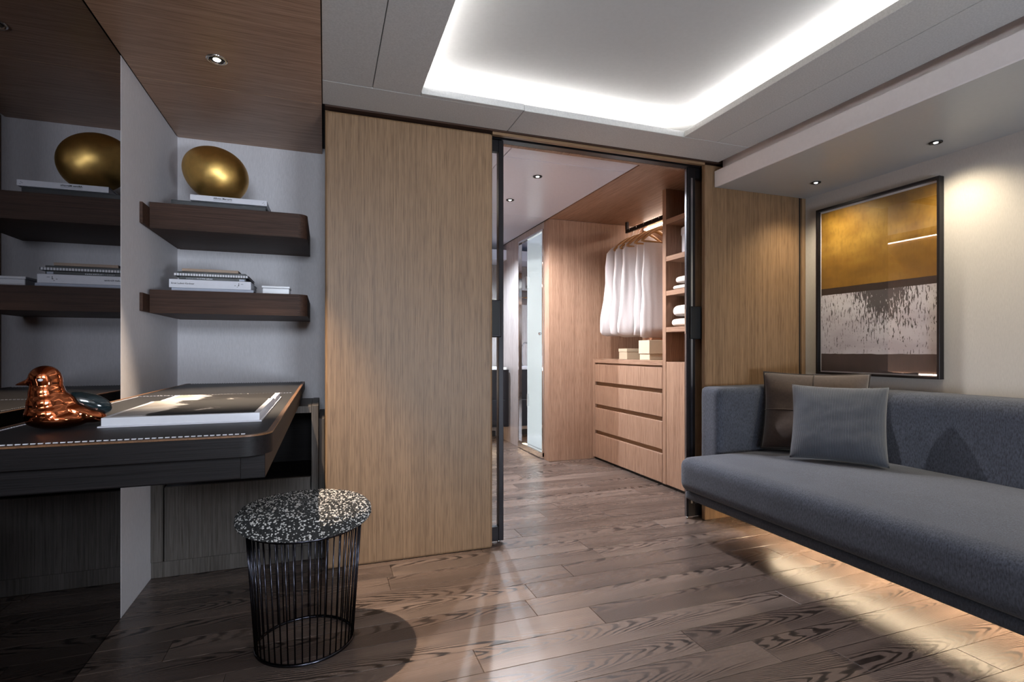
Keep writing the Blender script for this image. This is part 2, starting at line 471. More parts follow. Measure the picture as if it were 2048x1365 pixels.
def text(name, body, size, mat, parent, origin, xdir, ydir, bold=0.0):
    cu = bpy.data.curves.new(name, 'FONT'); cu.body = body; cu.size = size; cu.offset = bold
    cu.resolution_u = 3
    tmp = bpy.data.objects.new('tmp_text', cu); COL.objects.link(tmp)
    dg = bpy.context.evaluated_depsgraph_get(); me = bpy.data.meshes.new_from_object(tmp.evaluated_get(dg))
    X, Y = Vector(xdir), Vector(ydir)
    vs = [Vector(origin) + X * v.co.x + Y * v.co.y for v in me.vertices]
    fs = [list(p.vertices) for p in me.polygons]
    bpy.data.objects.remove(tmp); bpy.data.curves.remove(cu); bpy.data.meshes.remove(me)
    return mesh(name, vs, fs, mat, parent)

def soft_box(name, x0, x1, y0, y1, z0, z1, r, mat, parent=None, crown=0.0, seg=5, wob=0.0, n=(10, 24, 4)):
    """upholstered block: rounded edges, gently crowned top"""
    bm = bmesh.new(); bmesh.ops.create_cube(bm, size=2.0)
    bmesh.ops.subdivide_edges(bm, edges=bm.edges[:], cuts=11, use_grid_fill=True)
    hx, hy, hz = (x1 - x0) / 2, (y1 - y0) / 2, (z1 - z0) / 2
    c = Vector(((x0 + x1) / 2, (y0 + y1) / 2, (z0 + z1) / 2))
    def rem(u, h):                       # spend the loops near the edges
        s = math.copysign(1, u); a = abs(u)
        k = a / 0.5 * max(h - 2 * r, h * 0.4) if a <= 0.5 else max(h - 2 * r, h * 0.4) + (a - 0.5) / 0.5 * (h - max(h - 2 * r, h * 0.4))
        return s * k
    for v in bm.verts:
        p = Vector((rem(v.co.x, hx), rem(v.co.y, hy), rem(v.co.z, hz)))
        inn = Vector((max(-hx + r, min(hx - r, p.x)), max(-hy + r, min(hy - r, p.y)), max(-hz + r, min(hz - r, p.z))))
        d = p - inn
        if d.length > 1e-6:
            d = d.normalized() * r
            p = inn + d
        if crown and p.z > 0:
            p.z += crown * max(0, 1 - (p.x / hx) ** 2) * max(0, 1 - (p.y / hy) ** 6) * (p.z / hz)
        if wob:
            p += Vector((1, 1, 1)) * wob * mnoise.noise(p * 5)
        v.co = c + p
    return bm_obj(name, bm, mat, parent, True)

# ------------------------------------------------------------------ floor
floor = thing('floor', (1.1, 2.2, 0), 'smoked oak board floor running through cabin and dressing room', 'floor', kind='structure')
box('subfloor', -0.72, 2.96, -1.62, 5.95, -0.05, -0.012, 'subfloor', floor, 0)
PW = 0.134; row0 = 2.102 - PW * 28
for k in range(58):
    y0 = row0 + k * PW
    if y0 + PW < -1.6 or y0 > 5.9: continue
    x = -0.72 - random.uniform(0, 1.0)
    fixed = {27: 0.806, 24: 0.466, 23: 1.197, 22: 1.387, 32: 1.0, 33: 1.62}.get(k)
    if fixed is not None: x = fixed - 1.3 * 2
    while x < 2.94:
        L = 1.3 if fixed is not None else random.uniform(0.9, 1.6)
        a, b = max(x, -0.72), min(x + L, 2.95)
        if b - a > 0.02:
            o = box('plank', a + 0.0006, b - 0.0006, y0 + 0.0006, y0 + PW - 0.0006, -0.012, 0.0, 'board', floor, 0.0012)
        x += L

# ------------------------------------------------------------------ ceiling of the cabin
HC = 2.118
ceil = thing('ceiling', (1.1, 0.6, HC), 'grey leather panelled cabin ceiling with raised lit tray', 'ceiling', kind='structure')
g = 0.0015
CP = [(-0.012, 0.19, -1.6, 2.305), (0.19, 0.394, -1.6, 2.305), (-0.012, 0.874, 2.305, 2.528), (0.874, 2.2, 2.285, 2.528),
      (1.766, 1.975, -1.6, 2.285), (1.975, 2.2, -1.6, 2.285), (0.394, 0.874, 2.28, 2.305 + 2 * g)]
for x0, x1, y0, y1 in CP:
    box('ceiling_panel', x0 + g, x1 - g, y0 + g, y1 - g, HC, HC + 0.03, 'ceil_grey', ceil, 0.0015)
box('ceiling_panel', 0.394, 1.766, -1.6, -1.0, HC, HC + 0.03, 'ceil_grey', ceil, 0.0015)
box('tray_panel', 0.20, 1.96, -1.2, 2.47, HC + 0.108, HC + 0.14, 'cove_panel', ceil, 0)
for a in ((0.18, 0.20, -1.2, 2.49), (1.96, 1.98, -1.2, 2.49), (0.2, 1.96, 2.47, 2.49), (0.2, 1.96, -1.22, -1.2)):
    box('tray_side', *a, HC + 0.03, HC + 0.14, 'cove_panel', ceil, 0)
for a in ((-0.012, 0.39, 2.295, 2.315), (1.78, 2.2, 2.275, 2.295), (0.864, 0.884, 2.31, 2.53), (0.18, 0.2, -1.6, 2.3), (1.965, 1.985, -1.6, 2.28)):
    box('seam_light_stop', *a, HC + 0.0302, HC + 0.0315, 'black', ceil, 0)  # added black strips, stop cove light leaking through the panel seams
cove = thing('cove_light_strip', (1.08, 0.6, HC + 0.03), 'white light strip hidden behind the ceiling tray edge', 'light strip')
LZ = HC + 0.032
for a in ((0.335, 0.351, -1.0, 2.32), (1.809, 1.825, -1.0, 2.32), (0.37, 1.79, 2.33, 2.346)):
    led('light_strip', *a, LZ, LZ + 0.008, 'led_cove', cove)

wceil = thing('ceiling_over_desk', (-0.36, 1, 2.105), 'brown wood panelled ceiling over the desk niche', 'ceiling', kind='structure')
for y0, y1 in ((-1.6, 0.9), (0.9, 2.499), (2.499, 3.14)):
    box('ceiling_panel', -0.716, -0.014, y0 + 0.002, y1 - 0.002, 2.105, 2.135, 'ceil_wood', wceil, 0.0005)
box('shadow_gap', -0.72, 0.0, -1.6, 3.16, 2.136, 2.15, 'black', wceil, 0)

# soffit over the sofa
sof = thing('trim_1', (2.55, 0.5, 1.97), 'pale lacquered soffit hanging over the sofa', 'soffit', kind='structure')
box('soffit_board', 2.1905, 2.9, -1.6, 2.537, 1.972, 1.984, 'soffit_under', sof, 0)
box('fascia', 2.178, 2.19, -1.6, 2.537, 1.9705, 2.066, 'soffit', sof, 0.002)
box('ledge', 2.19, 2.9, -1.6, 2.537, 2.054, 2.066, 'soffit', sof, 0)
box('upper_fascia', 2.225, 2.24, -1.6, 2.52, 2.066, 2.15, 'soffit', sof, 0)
box('shadow_gap', 2.2, 2.9, -1.6, 2.54, 2.15, 2.16, 'black', sof, 0)

blocker = thing('light_stop_shell', (1.1, 2.1, -0.06), 'added dark shell keeping stray light out of cabin, dressing room and bathroom', 'blocker', kind='structure')  # added around all rooms to stop stray world light leaking in
box('shell_bottom', -0.9, 3.1, -1.66, 6.05, -0.08, -0.051, 'black', blocker, 0)
box('shell_top', -0.9, 3.1, -1.66, 6.05, 2.30, 2.33, 'black', blocker, 0)
box('shell_side', -0.9, -0.87, -1.66, 6.05, -0.051, 2.30, 'black', blocker, 0)
box('shell_side', 3.07, 3.1, -1.66, 6.05, -0.051, 2.30, 'black', blocker, 0)
box('shell_end', -0.87, 3.07, 6.02, 6.05, -0.051, 2.30, 'black', blocker, 0)
box('shell_end', -0.87, 3.07, -1.66, -1.661 + 0.011, -0.051, -0.001, 'black', blocker, 0)
box('shell_end', -0.87, 3.07, -1.66, -1.65, 2.2, 2.30, 'black', blocker, 0)
box('shell_end', -0.87, -0.78, -1.66, -1.65, -0.001, 2.2, 'black', blocker, 0)
box('shell_end', 2.94, 3.07, -1.66, -1.65, -0.001, 2.2, 'black', blocker, 0)

# ------------------------------------------------------------------ walls of the cabin
wl = thing('wall_left', (-0.73, 1, 0), 'pale grey fabric covered wall of the desk niche', 'wall', kind='structure')
box('wall_panel', -0.75, -0.718, 2.338, 3.14, 0, 2.104, 'wall_cloth', wl, 0.001)
box('backing', -0.78, -0.75, -1.6, 3.17, 0, 2.15, 'black', wl, 0)
box('end_panel', -0.75, -0.718, -1.6, 0.2, 0, 2.104, 'oak', wl, 0.001)
wn = thing('wall_niche', (-0.36, 3.16, 0), 'grey fabric back wall of the shelf niche', 'wall', kind='structure')
box('wall_panel', -0.75, 0.02, 3.14, 3.17, 0, 2.15, 'wall_cloth', wn, 0)
mir = box('tinted_wall_mirror', -0.745, -0.7185, 0.2, 2.3375, 0.002, 2.102, 'mirror', None, 0.001)
tag(mir, 'dark bronze tinted mirror wall panel beside the desk', 'mirror')

wf = thing('wall_front', (1.4, 2.55, 0), 'oak veneered partition with a wide sliding door opening', 'wall', kind='structure')
box('front_panel', 0.0, 0.80, 2.54, 2.57, 0, 2.1, 'oak', wf, 0.012, 4)
box('front_panel', 2.113, 2.845, 2.54, 2.57, 0, 2.1, 'oak', wf, 0.002)
box('header', 0.80, 2.113, 2.54, 2.565, 2.098, 2.125, 'oak_x', wf, 0.001)
box('header_gap', 0.0, 2.9, 2.53, 2.66, 2.112, 2.2, 'walnut', wf, 0)
box('back_panel', 0.0, 0.80, 2.65, 2.68, 0, 2.2, 'closet', wf, 0)
box('back_panel', 2.113, 2.9, 2.65, 2.68, 0, 2.2, 'closet', wf, 0)
box('back_header', 0.80, 2.113, 2.65, 2.68, 2.10, 2.2, 'closet_y', wf, 0)
box('side_panel', 0.0, 0.02, 2.57, 3.14, 0, 2.11, 'oak', wf, 0.001)
box('pocket_end', 2.80, 2.82, 2.57, 2.65, 0, 2.11, 'black', wf, 0)
box('shadow_gap', 2.845, 2.868, 2.552, 2.57, 0, 2.0, 'black', wf, 0)
box('corner_strip', 2.868, 2.9, 2.54, 2.57, 0, 2.0, 'oak', wf, 0.001)

wr = box('wall_right', 2.9, 2.94, -1.6, 2.545, 0, 2.15, 'wall_warm', None, 0)
tag(wr, 'silvery fabric covered wall behind the sofa', 'wall', kind='structure')
wb = thing('wall_rear', (1.1, -1.62, 0), 'wall with two added windows opposite the sliding doors', 'wall', kind='structure')
box('wall_panel', -0.78, -0.5, -1.66, -1.6, 0, 2.2, 'wall_cloth', wb, 0)
for a in ((0.35, 0.9, 0, 2.2), (1.9, 2.94, 0, 2.2), (0.9, 1.9, 0, 0.3), (0.9, 1.9, 0.85, 2.2)):
    box('wall_panel', a[0], a[1], -1.66, -1.6, a[2], a[3], 'wall_cloth', wb, 0)
box('wall_panel', -0.5, 0.35, -1.66, -1.6, 0, 1.4, 'wall_cloth', wb, 0)
box('wall_panel', -0.5, 0.35, -1.66, -1.6, 1.95, 2.2, 'wall_cloth', wb, 0)
wpt = box('added_partition', 0.45, 0.49, -1.6, -0.25, 0, 2.117, 'oak', None, 0.002)  # added out of view, blocks high window light from the sofa
tag(wpt, 'short oak veneered partition added unseen to keep window light off the sofa', 'wall', kind='structure')
wi = thing('added_window_1', (-0.08, -1.63, 1.4), 'clear high window added unseen in the rear wall for daylight', 'window', kind='structure')  # added behind the camera to bring cool daylight into the niche
for a in ((-0.5, -0.47, 1.4, 1.95), (0.32, 0.35, 1.4, 1.95), (-0.47, 0.32, 1.4, 1.43), (-0.47, 0.32, 1.92, 1.95)):
    box('window_frame', a[0], a[1], -1.65, -1.61, a[2], a[3], 'black_metal', wi, 0.002)
box('window_pane', -0.47, 0.32, -1.633, -1.627, 1.43, 1.92, 'clear', wi, 0)
wi2 = thing('added_window_2', (1.4, -1.63, 0.3), 'low wide window added unseen in the rear wall to light the ceiling', 'window', kind='structure')  # second added opening, low down, throws fill light up to the ceiling
for a in ((0.9, 0.93, 0.3, 0.85), (1.87, 1.9, 0.3, 0.85), (0.93, 1.87, 0.3, 0.33), (0.93, 1.87, 0.82, 0.85)):
    box('window_frame', a[0], a[1], -1.65, -1.61, a[2], a[3], 'black_metal', wi2, 0.002)
box('window_pane', 0.93, 1.87, -1.633, -1.627, 0.33, 0.82, 'clear', wi2, 0)
portal = bpy.data.lights.new('window_portal', 'AREA'); portal.shape = 'RECTANGLE'; portal.size = 0.98; portal.size_y = 0.53
portal.cycles.is_portal = True
po = bpy.data.objects.new('low_window_portal', portal); po.location = (1.4, -1.605, 0.575); po.rotation_euler = (math.radians(90), 0, 0)
COL.objects.link(po)
portal = bpy.data.lights.new('window_portal', 'AREA'); portal.shape = 'RECTANGLE'; portal.size = 0.82; portal.size_y = 0.52
portal.cycles.is_portal = True
po = bpy.data.objects.new('window_portal', portal); po.location = (-0.075, -1.605, 1.675); po.rotation_euler = (math.radians(90), 0, 0)
COL.objects.link(po)

# ------------------------------------------------------------------ dressing room and bathroom shell
HD = 2.19
cd = thing('ceiling_dressing', (1.1, 4.2, HD), 'white lacquered dressing room ceiling panels', 'ceiling', kind='structure')
for x0, x1, y0, y1 in ((0.28, 1.03, 2.68, 3.045), (1.03, 1.893, 2.68, 3.045), (0.28, 1.03, 3.045, 4.34), (1.03, 1.893, 3.045, 4.34), (0.28, 1.893, 4.34, 5.9)):
    box('ceiling_panel', x0 + 0.003, x1 - 0.003, y0 + 0.003, y1 - 0.003, HD, HD + 0.03, 'white_ceil', cd, 0.001)
box('backing', 0.25, 3.0, 2.68, 5.95, HD + 0.035, HD + 0.05, 'black', cd, 0)
cw = box('ceiling_wardrobe', 1.903, 2.9, 2.68, 4.35, HD, HD + 0.03, 'closet_y', None, 0.001)
tag(cw, 'wood veneered ceiling over the open wardrobe', 'ceiling', kind='structure')
wrt = box('wall_wardrobe_end', 1.90, 2.9, 4.35, 4.375, 0, HD, 'closet', None, 0.002)
tag(wrt, 'wood veneered end wall of the open wardrobe', 'wall', kind='structure')
wrb = box('wall_wardrobe_back', 2.881, 2.93, 2.68, 4.35, 0, HD + 0.03, 'closet', None, 0)
tag(wrb, 'wood veneered back wall behind the hanging clothes', 'wall', kind='structure')
wsh = thing('wall_shower', (1.91, 5.2, 0), 'pale washed wood wall holding the shower door', 'wall', kind='structure')
box('wall_panel', 1.90, 1.94, 4.376, 4.462, 0, HD, 'closet', wsh, 0.001)
box('wall_panel', 1.90, 1.94, 5.105, 5.9, 0, HD, 'bath_wall', wsh, 0.001)
box('wall_panel', 1.90, 1.94, 4.462, 5.105, 2.125, HD, 'bath_wall', wsh, 0.001)
wdl = box('wall_dressing_left', 0.25, 0.28, 2.68, 5.95, 0, HD + 0.04, 'closet', None, 0)
tag(wdl, 'wood veneered left wall of the dressing room', 'wall', kind='structure')
wba = box('wall_back', 0.25, 2.96, 5.9, 5.95, 0, HD + 0.04, 'bath_wall', None, 0)
tag(wba, 'pale wood back wall of the bathroom', 'wall', kind='structure')
# shower cubicle
sh = thing('shower_cubicle', (2.4, 4.9, 0), 'pale tiled shower cubicle behind the glass door', 'shower')
box('tiled_wall', 1.94, 2.86, 4.376, 4.40, 0.0, HD, 'tile', sh, 0)
box('tiled_wall', 1.94, 2.86, 5.42, 5.44, 0.0, HD, 'tile', sh, 0)
box('tiled_wall', 2.86, 2.88, 4.376, 5.44, 0.0, HD, 'tile', sh, 0)
box('shower_tray', 1.94, 2.86, 4.40, 5.42, 0.0, 0.06, 'white_plastic', sh, 0.004)
box('shower_ceiling', 1.94, 2.88, 4.376, 5.44, HD, HD + 0.02, 'white_ceil', sh, 0)
box('mixer_bar', 2.83, 2.86, 4.85, 4.97, 1.0, 1.06, 'chrome', sh, 0.004, 2)
tube('riser_rail', [(2.84, 4.91, 1.06), (2.84, 4.91, 1.95), (2.80, 4.91, 2.0), (2.6, 4.91, 2.0)], 0.01, 'chrome', sh)
lathe('shower_head', [(0.02, 0.02), (0.09, 0.012), (0.1, 0.0)], (2.58, 4.91, 1.975), 'chrome', sh)

# shower door
d3 = thing('door_3', (1.92, 4.78, 0), 'chrome framed frosted glass shower door', 'door', kind='structure')
for a in ((1.885, 1.925, 4.462, 4.478, 0.02, 2.125), (1.885, 1.925, 5.09, 5.105, 0.02, 2.125), (1.885, 1.925, 4.478, 5.09, 2.105, 2.125), (1.88, 1.93, 4.462, 5.105, 0.005, 0.06)):
    box('frame_bar', *a, 'chrome', d3, 0.002)
box('fixed_strip', 1.903, 1.909, 4.89, 5.09, 0.06, 2.105, 'silver', d3, 0)
box('glass_pane', 1.90, 1.908, 4.482, 4.885, 0.065, 2.1, 'frost', d3, 0)
for z in (0.45, 1.62):
    box('hinge', 1.888, 1.918, 4.865, 4.93, z, z + 0.12, 'chrome', d3, 0.003, 2)
kn = lathe('knob', [(0.008, -0.04), (0.014, -0.038), (0.014, -0.015), (0.006, -0.012), (0.006, 0.012), (0.014, 0.015), (0.014, 0.038), (0.008, 0.04)], (0, 0, 0), 'chrome', None, 16)
for v in kn.data.vertices: v.co = Vector((v.co.z, v.co.y, -v.co.x))
kn.parent = d3; kn.location = Vector((1.885, 4.55, 1.16)) - wloc(d3)

# bulkhead, vanity, basin
bh = box('trim_2', 0.28, 1.9, 5.52, 5.9, 2.01, 2.12, 'white_ceil', None, 0.002)
tag(bh, 'white box bulkhead high on the bathroom back wall', 'bulkhead', kind='structure')
va = thing('vanity_unit', (1.5, 5.6, 0.18), 'wall hung black vanity unit with white top in the bathroom', 'vanity')
prism('carcass', rrect(0.9, 1.885, 5.36, 5.8985, (0.02, 0.05, 0, 0)), 0.18, 0.795, 'black_metal', va)
for x0, x1 in ((0.92, 1.36), (1.37, 1.83)):
    for z0, z1 in ((0.20, 0.47), (0.48, 0.78)):
        box('drawer', x0, x1, 5.352, 5.37, z0, z1, 'black_metal', va, 0.003)
box('counter', 0.9, 1.84, 5.345, 5.8985, 0.795, 0.822, 'white_plastic', va, 0.004)
led('light_strip', 0.95, 1.8, 5.55, 5.57, 0.170, 0.1795, 'led_vanity', va)
bs = lathe('wash_basin', [(0.10, 0), (0.15, 0.03), (0.2, 0.12), (0.19, 0.12), (0.14, 0.04), (0.02, 0.02)], (1.36, 5.6, 0.822), 'white_plastic', None, 32)
tag(bs, 'round white basin on the bathroom vanity top', 'basin')
tp = thing('basin_tap', (1.69, 5.62, 0.822), 'tall chrome tap standing on the bathroom vanity', 'tap')
tube('spout', [(1.69, 5.62, 0.822), (1.69, 5.62, 1.05), (1.66, 5.60, 1.09), (1.58, 5.57, 1.085)], 0.012, 'chrome', tp)
lathe('tap_base', [(0.028, 0), (0.028, 0.012), (0.015, 0.015)], (1.69, 5.62, 0.822), 'chrome', tp, 20)
bmir = thing('bathroom_mirror', (1.2, 5.89, 1.1), 'large mirror above the bathroom vanity', 'mirror')
box('mirror_glass', 0.4, 1.5, 5.885, 5.898, 1.08, 1.95, 'silver', bmir, 0)
for z in (1.62, 1.70):
    box('mirror_shelf', 0.4, 1.80, 5.80, 5.884, z, z + 0.012, 'chrome', bmir, 0.001)
# plinth under the vanity
pl = box('baseboard_back', 0.3, 1.88, 5.86, 5.899, 0.0, 0.06, 'black', None, 0)
tag(pl, 'black plinth on the floor under the bathroom vanity', 'baseboard', kind='structure')

# ------------------------------------------------------------------ sliding doors
d1 = thing('door_1', (0.6, 2.61, 0), 'black framed glass sliding door leaf half inside the left pocket', 'door', kind='structure')
box('stile', 0.849, 0.876, 2.592, 2.628, 0.012, 2.094, 'black_metal', d1, 0.002)
box('bottom_rail', 0.1, 0.849, 2.594, 2.626, 0.012, 0.085, 'black_metal', d1, 0.001)
box('top_rail', 0.1, 0.849, 2.594, 2.626, 2.035, 2.094, 'black_metal', d1, 0.001)
box('glass_pane', 0.1, 0.849, 2.607, 2.613, 0.085, 2.035, 'clear', d1, 0)
hp = box('handle_box', 0.72, 0.862, 2.582, 2.638, 1.07, 1.265, 'black_metal', d1, 0.006, 3)
box('handle_recess', 0.735, 0.848, 2.580, 2.584, 1.083, 1.252, 'black', d1, 0.001)
lathe('roller', [(0.008, 0), (0.008, 0.012)], (0.855, 2.612, 0.0), 'chrome', d1, 12)
d2 = thing('door_2', (2.4, 2.61, 0), 'black framed glass sliding door leaf tucked into the right pocket', 'door', kind='structure')
box('stile', 2.035, 2.085, 2.592, 2.628, 0.012, 2.094, 'black_metal', d2, 0.002)
box('edge_profile', 2.029, 2.035, 2.602, 2.618, 0.012, 2.094, 'steel', d2, 0.001)
box('stile_inlay', 2.052, 2.066, 2.590, 2.592, 0.09, 2.03, 'steel', d2, 0)
box('bottom_rail', 2.085, 2.75, 2.594, 2.626, 0.012, 0.085, 'black_metal', d2, 0.001)
box('top_rail', 2.085, 2.75, 2.594, 2.626, 2.035, 2.094, 'black_metal', d2, 0.001)
box('glass_pane', 2.085, 2.75, 2.607, 2.613, 0.085, 2.035, 'clear', d2, 0)
box('handle_box', 2.045, 2.15, 2.582, 2.638, 1.07, 1.265, 'black', d2, 0.006, 3)
box('latch_plate', 2.0265, 2.029, 2.604, 2.616, 1.10, 1.25, 'chrome', d2, 0.001)
lathe('roller', [(0.008, 0), (0.008, 0.012)], (2.035, 2.605, 0.0), 'chrome', d2, 12)
tr = box('trim_3', 0.80, 2.113, 2.585, 2.635, 2.096, 2.112, 'black_metal', None, 0.001)
tag(tr, 'black metal sliding door track over the opening', 'door track', kind='structure')

# ------------------------------------------------------------------ wardrobe: chest, tall unit
ch = thing('drawer_chest', (2.6, 3.8, 0), 'built-in wooden chest of four wide drawers under the shirts', 'chest')
box('side_panel', 2.35, 2.88, 4.325, 4.349, 0.02, 0.925, 'closet', ch, 0.001)
box('top_board', 2.35, 2.88, 3.288, 4.325, 0.89, 0.925, 'closet_y', ch, 0.001)
box('carcass', 2.385, 2.88, 3.288, 4.325, 0.03, 0.889, 'walnut', ch, 0)
box('plinth', 2.37, 2.88, 3.288, 4.349, 0.0, 0.02, 'black', ch, 0)
for z0, z1 in ((0.022, 0.235), (0.27, 0.475), (0.51, 0.682), (0.716, 0.876)):
    dr = box('drawer_front', 2.351, 2.372, 3.293, 4.318, z0, z1, 'closet', ch, 0.0015)
    box('finger_groove', 2.374, 2.384, 3.292, 4.319, z1 - 0.001, z1 + 0.034, 'oak_y', dr, 0)
tu = thing('tall_shelf_unit', (2.6, 3.0, 0), 'tall open wooden shelf unit with a door below beside the sliding door', 'shelf unit')
box('side_panel', 2.35, 2.88, 3.246, 3.287, 0.02, 2.188, 'closet', tu, 0.001)
box('side_panel', 2.35, 2.88, 2.682, 2.70, 0.02, 2.188, 'closet', tu, 0.001)
box('back_board', 2.86, 2.879, 2.70, 3.246, 0.92, 2.188, 'closet', tu, 0)
for z in (1.942, 1.672, 1.42, 1.153):
    box('shelf', 2.352, 2.86, 2.70, 3.246, z - 0.018, z + 0.018, 'closet_y', tu, 0.001)
box('cabinet_door', 2.351, 2.372, 2.702, 3.243, 0.022, 0.918, 'closet', tu, 0.0015)
box('cabinet_top', 2.373, 2.86, 2.70, 3.246, 0.90, 0.919, 'closet_y', tu, 0)
box('plinth', 2.37, 2.88, 2.682, 3.287, 0.0, 0.02, 'black', tu, 0)

# things on the shelf unit
rb = thing('round_hat_box', (2.53, 3.12, 1.690), 'round white lidded box on an upper wardrobe shelf', 'box')
lathe('body', [(0.106, 0), (0.108, 0.002), (0.108, 0.15)], (2.53, 3.12, 1.6905), 'white_plastic', rb, 36)
lathe('lid', [(0.114, 0.15), (0.114, 0.195), (0.110, 0.2), (0.02, 0.201)], (2.53, 3.12, 1.6905), 'white_plastic', rb, 36)
def towel(name, x0, x1, y0, y1, z0, z1, label, tilt=0.0):
    o = soft_box(name, x0, x1, y0, y1, z0, z1, (z1 - z0) * 0.49, 'towel', None, 0.012, wob=0.004)
    if tilt: o.rotation_euler = (0, tilt, 0)
    # fold line: a thin groove strip showing the doubled cloth
    return tag(o, label, 'towel', 'folded white towels on the wardrobe shelves')
towel('folded_towel', 2.375, 2.72, 2.86, 3.225, 1.178, 1.228, 'flat folded white towel at the bottom of the lower wardrobe shelf stack')
towel('folded_towel', 2.38, 2.72, 2.86, 3.225, 1.25, 1.325, 'plump folded white towel on top of the lower wardrobe shelf stack')
towel('folded_towel', 2.385, 2.72, 2.86, 3.215, 1.445, 1.470, 'thin folded white towel underneath on the middle wardrobe shelf')
towel('folded_towel', 2.40, 2.74, 2.86, 3.21, 1.492, 1.535, 'thin folded white towel lying on another on the middle wardrobe shelf', -0.0)
# boxes on the chest
b1 = thing('keepsake_box', (2.52, 3.95, 0.925), 'low beige board box standing alone on the drawer chest', 'box', 'beige boxes on the drawer chest')
box('body', 2.43, 2.61, 3.90, 4.03, 0.9255, 0.99, 'box_beige', b1, 0.002)
box('lid', 2.427, 2.613, 3.897, 4.033, 0.991, 1.018, 'box_beige', b1, 0.002)
b2 = thing('keepsake_box', (2.53, 3.68, 0.925), 'taller beige board box with lid beside the shelf unit', 'box', 'beige boxes on the drawer chest')
box('body', 2.452, 2.64, 3.60, 3.74, 0.9255, 0.975, 'box_beige', b2, 0.002)
box('lid', 2.445, 2.647, 3.594, 3.746, 0.976, 1.085, 'box_beige', b2, 0.002)
b3 = thing('leather_tray', (2.55, 3.67, 1.087), 'small brown leather tray on the taller beige box', 'tray')
box('base', 2.475, 2.62, 3.61, 3.73, 1.0855, 1.093, 'box_brown', b3, 0.001)
for a in ((2.485, 2.61, 3.615, 3.625), (2.485, 2.61, 3.715, 3.725), (2.485, 2.492, 3.625, 3.715), (2.603, 2.61, 3.625, 3.715)):
    box('rim', *a, 1.0935, 1.106, 'box_brown', b3, 0.001)

# rail, hangers, garments
RX, RZ = 2.635, 2.105
rl = thing('clothes_rail', (RX, 3.75, RZ), 'black square clothes rail hung from the wardrobe ceiling', 'rail')
box('bar', RX - 0.012, RX + 0.012, 3.29, 4.24, RZ - 0.016, RZ + 0.016, 'black_metal', rl, 0.002)
box('bracket', RX - 0.012, RX + 0.012, 4.215, 4.24, RZ + 0.016, 2.189, 'black_metal', rl, 0.001)
wst = led('wardrobe_light_strip', 2.864, 2.878, 3.30, 4.30, 2.150, 2.16, 'led_wardrobe')
tag(wst, 'warm light strip high on the wardrobe back wall', 'light strip')

def hanger(y, label, x=RX, wide=0.2, group='wooden hangers on the wardrobe rail'):
    h = thing('clothes_hanger', (x, y, RZ - 0.2), label, 'hanger', group)
    top = RZ + 0.016
    pts = [(x - 0.024, y, top - 0.02), (x - 0.020, y, top + 0.002), (x - 0.008, y, top + 0.014), (x + 0.008, y, top + 0.014), (x + 0.022, y, top - 0.004),
           (x + 0.022, y, top - 0.03), (x + 0.010, y, top - 0.055), (x, y, top - 0.07), (x, y, top - 0.10)]
    tube('hook', pts, 0.0022, 'chrome', h, 6)
    zc = top - 0.088
    vs, fs = [], []
    n = 16
    for i in range(n + 1):
        u = -1 + 2 * i / n; a = abs(u)
        z = zc - 0.012 - 0.118 * a ** 1.5; yy = y - 0.02 * a * a
        hz = 0.016 * (1 - 0.45 * a) + 0.002; hy = 0.006 + 0.012 * a
        for dz, dy in ((hz, -hy * 0.6), (hz, hy * 0.6), (0.3 * hz, hy), (-hz, hy * 0.7), (-hz, -hy * 0.7), (0.3 * hz, -hy)):
            vs.append((x + u * wide, yy + dy, z + dz))
    for i in range(n):
        for k in range(6):
            fs.append([i * 6 + k, i * 6 + (k + 1) % 6, (i + 1) * 6 + (k + 1) % 6, (i + 1) * 6 + k])
    fs += [list(range(6))[::-1], list(range(n * 6, n * 6 + 6))]
    mesh('shoulder', vs, fs, 'hanger', h, True)
    tube('trouser_bar', [(x - wide * 0.95, y - 0.018, zc - 0.136), (x + wide * 0.95, y - 0.018, zc - 0.136)], 0.008, 'hanger', h, 8)
    return h
HY = [4.15, 4.04, 3.925, 3.80, 3.70]
HL = ['wooden hanger nearest the wardrobe end wall, inside a white shirt', 'second wooden hanger from the end wall, inside a white shirt',
      'middle wooden hanger on the rail, inside a white shirt', 'wooden hanger with bare curved shoulders and white cloth over its bar',
      'wooden hanger nearest the shelf unit with white cloth over its bar']
for y, lb in zip(HY, HL): hanger(y, lb)

def garment(name, y, top, prof, label, ph, folds=0.0065, cat='shirt', yoff=0.0):
    """hollow hanging cloth: rings of (z, x-left, x-right, half thickness)"""
    vs, fs = [], []; N = 56
    for j, (z, xl, xr, hy) in enumerate(prof):
        for k in range(N):
            a = 2 * PI * k / N
            ca, sa = math.cos(a), math.sin(a)
            x = (xl + xr) / 2 + (xr - xl) / 2 * math.copysign(abs(ca) ** 0.75, ca)
            down = min(1.0, max(0.0, (prof[0][0] - z) / 0.25))
            yy = y + yoff + hy * math.copysign(abs(sa) ** 0.7, sa) + folds * down * (math.sin(x * 38 + ph + 1.4 * math.sin(z * 4 + ph)) * (0.6 + 0.4 * math.sin(x * 11 + ph * 3)) + 0.35 * math.sin(x * 101 + ph * 2 + z * 3))
            x += 0.006 * down * math.sin(z * 19 + ph + a)
            vs.append((x, yy, z + 0.006 * math.sin(x * 31 + ph) * (j == len(prof) - 1)))
    for j in range(len(prof) - 1):
        for k in range(N):
            l = (k + 1) % N
            fs.append([j * N + k, (j + 1) * N + k, (j + 1) * N + l, j * N + l])
    fs += [list(range(N)), list(range((len(prof) - 1) * N, len(prof) * N))[::-1]]
    o = mesh(name, vs, fs, 'shirt', None, True)
    return tag(o, label, cat, 'white garments on the wardrobe rail')
